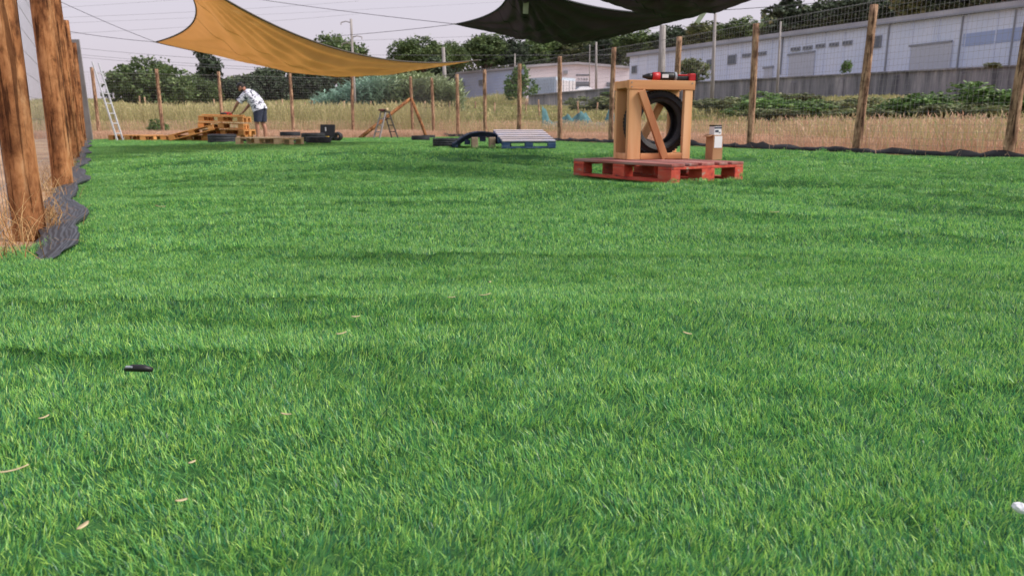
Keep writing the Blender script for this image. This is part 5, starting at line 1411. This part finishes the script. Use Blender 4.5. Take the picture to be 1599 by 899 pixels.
# shirt and shorts: closed tubes of cross-sections following the bent body
def rings(name, mat, secs, n=20):
    """secs: centre, half depth (x), half width (y), tilt of the ring about y"""
    m = MB()
    for (cx, cz_, hx, hy, tl_, cy) in secs:
        for k in range(n):
            a_ = 2 * math.pi * k / n; w = 1 + .035 * math.sin(a_ * 5 + cz_ * 30)
            q = Vector((hx * math.cos(a_) * w, hy * math.sin(a_) * w, 0)); q = Matrix.Rotation(RAD(tl_), 3, 'Y') @ q
            m.v.append((cx + q.x, cy + q.y, cz_ + q.z))
    for i in range(len(secs) - 1):
        for k in range(n): m.f.append((i * n + k, i * n + (k + 1) % n, (i + 1) * n + (k + 1) % n, (i + 1) * n + k))
    m.f.append(tuple(range((len(secs) - 1) * n, len(secs) * n)))
    return m.build(name, mat, per, smooth_=True)
shirt = rings('shirt', M['shirt'], [(.115, .765, .185, .225, -22, 0), (.095, .82, .185, .220, -28, 0), (.065, .90, .180, .205, -34, 0), (.02, .99, .172, .205, -40, 0), (-.04, 1.075, .165, .215, -46, 0),
      (-.105, 1.15, .155, .225, -50, 0), (-.155, 1.20, .130, .20, -52, 0), (-.195, 1.235, .098, .13, -54, 0), (-.228, 1.262, .072, .080, -56, 0)])
for sgn, el in ((-1, Vector((-.385, -.225, .945))), (1, Vector((-.28, .245, .93)))):
    a_ = Vector((-.135, sgn * .155, 1.185)); e_ = a_.lerp(el, .80); m = MB(); pts_ = [a_.lerp(e_, t) for t in (0, .35, .7, 1)]
    m.tube(pts_, [.105, .095, .084, .084], 14, cap=False); o = m.build('sleeve', M['shirt'], shirt, smooth_=True)
rings('shorts', M['shorts'], [(.075, .49, .098, .096, 0, -.105), (.085, .60, .108, .104, 0, -.10), (.10, .72, .128, .112, 0, -.09), (.115, .80, .135, .112, -10, -.08), (.105, .87, .13, .10, -20, -.07)])
rings('shorts', M['shorts'], [(.125, .49, .098, .096, 0, .105), (.122, .60, .108, .104, 0, .10), (.12, .72, .128, .112, 0, .09), (.118, .80, .135, .112, -10, .08), (.105, .87, .13, .10, -20, .07)])
for sgn, fx in ((-1, .02), (1, .13)):
    m = bmesh.new(); bmesh.ops.create_uvsphere(m, u_segments=14, v_segments=10, radius=1.0)
    for v_ in m.verts: v_.co = Vector((v_.co.x * .145 + fx - .075, v_.co.y * .052 + sgn * .112, max(-.02, v_.co.z * .055) + .035))
    me_ = bpy.data.meshes.new('shoe'); m.to_mesh(me_); m.free(); obj('shoe', me_, M['black'], per)

# ------------------------------------------------------------------ small litter on the turf
def leaf_bit(px, py, L_, W_, ang, label, mat='leafdry', curl=.2, name='dry_leaf', lift=.020):
    p = at_z(px, py, .03)
    for _ in range(5): p = at_z(px, py, turf_z(p.x, p.y) + lift)
    L_ *= .8; W_ *= .6
    m = MB(); n_ = 7; Vv = []
    for i in range(n_):
        t = i / (n_ - 1) - .5; w = W_ * (1 - (2 * t) ** 2) ** .6 / 2 + .0006
        for s_ in (-1, 0, 1): Vv.append((t * L_, s_ * w, curl * L_ * t * t * 1.6 + abs(s_) * W_ * .18))
    m.add(Vv, [(i * 3 + j, i * 3 + j + 1, i * 3 + j + 4, i * 3 + j + 3) for i in range(n_ - 1) for j in range(2)])
    o = m.build(name, M[mat], smooth_=True, loc=p, rot=(random.uniform(-.2, .2), random.uniform(-.15, .15), RAD(ang)))
    md = o.modifiers.new('t', 'SOLIDIFY'); md.thickness = .0012
    return tag(o, label, 'leaf' if name == 'dry_leaf' else 'straw', 'dry scraps on the turf')
random.seed(8)
leaf_bit(250, 323, .065, .022, 15, 'pale yellow leaf on the turf in front of the grey fabric strip')
leaf_bit(69, 652, .022, .005, 75, 'short upright straw scrap below the dark plastic clip', name='straw_scrap')
leaf_bit(20, 735, .045, .006, 28, 'longest pale straw at the edge of the turf view', name='straw_scrap')
leaf_bit(447, 647, .026, .003, -25, 'thin pale straw lying in the middle foreground', name='straw_scrap')
leaf_bit(533, 521, .028, .003, 40, 'thin straw just above the middle foreground', name='straw_scrap')
leaf_bit(555, 495, .022, .008, 10, 'small tan leaf above the thin straw')
leaf_bit(765, 441, .03, .008, 80, 'small upright tan leaf in the centre of the turf')
leaf_bit(757, 461, .035, .006, 15, 'tan scrap right beneath the upright leaf', name='straw_scrap')
leaf_bit(705, 465, .022, .008, 0, 'tiny pale leaf beside the tan scrap')
leaf_bit(1073, 521, .024, .007, -30, 'single tan leaf on the open turf below the red pallet')
leaf_bit(130, 822, .020, .009, 70, 'brown curled leaf near the bottom corner of the turf')
leaf_bit(283, 782, .018, .007, 40, 'brown leaf in the lower foreground right of the curled one')
leaf_bit(1209, 332, .06, .015, 10, 'pale leaf on the turf beyond the red pallet corner')
leaf_bit(1047, 288, .05, .02, 0, 'yellow leaf at the near corner of the red pallet')
leaf_bit(300, 722, .014, .005, 60, 'tiny brown leaf scrap between straw and curled leaf')
cl_ = empty('plastic_clip'); tag(cl_, 'small dark plastic clip lying on the turf', 'clip')
p = at_z(217, 580, .04); p = at_z(217, 580, turf_z(p.x, p.y) + .018); cl_.location = p; cl_.rotation_euler = (.1, .06, RAD(6)); cl_.scale = (.85, .8, .8)
m = MB(); m.tube([(-.026, 0, .004), (-.012, 0, .008), (.008, 0, .008), (.026, 0, .005)], [.004, .0075, .0078, .005], 10); m.build('clip_body', M['black'], cl_, smooth_=True)
m = MB(); m.box(-.016, -.004, .012, .014, .006, .004); m.build('clip_tab', M['vent'], cl_, bevel=.001)
p = at_z(1590, 791, .03); p = at_z(1596, 793, turf_z(p.x, p.y) + .017)
m = MB(); m.v = []; bmx = bmesh.new(); bmesh.ops.create_icosphere(bmx, subdivisions=3, radius=1.0)
for v_ in bmx.verts:
    k = 1 + .25 * noise.noise(v_.co * 2.2); v_.co = Vector((v_.co.x * .010 * k, v_.co.y * .007 * k, v_.co.z * .006 * k))
me_ = bpy.data.meshes.new('white_pebble'); bmx.to_mesh(me_); bmx.free(); tag(obj('white_pebble', me_, M['white'], None, p, (0, .2, -.4)), 'small white pebble on the turf at the frame edge', 'pebble')
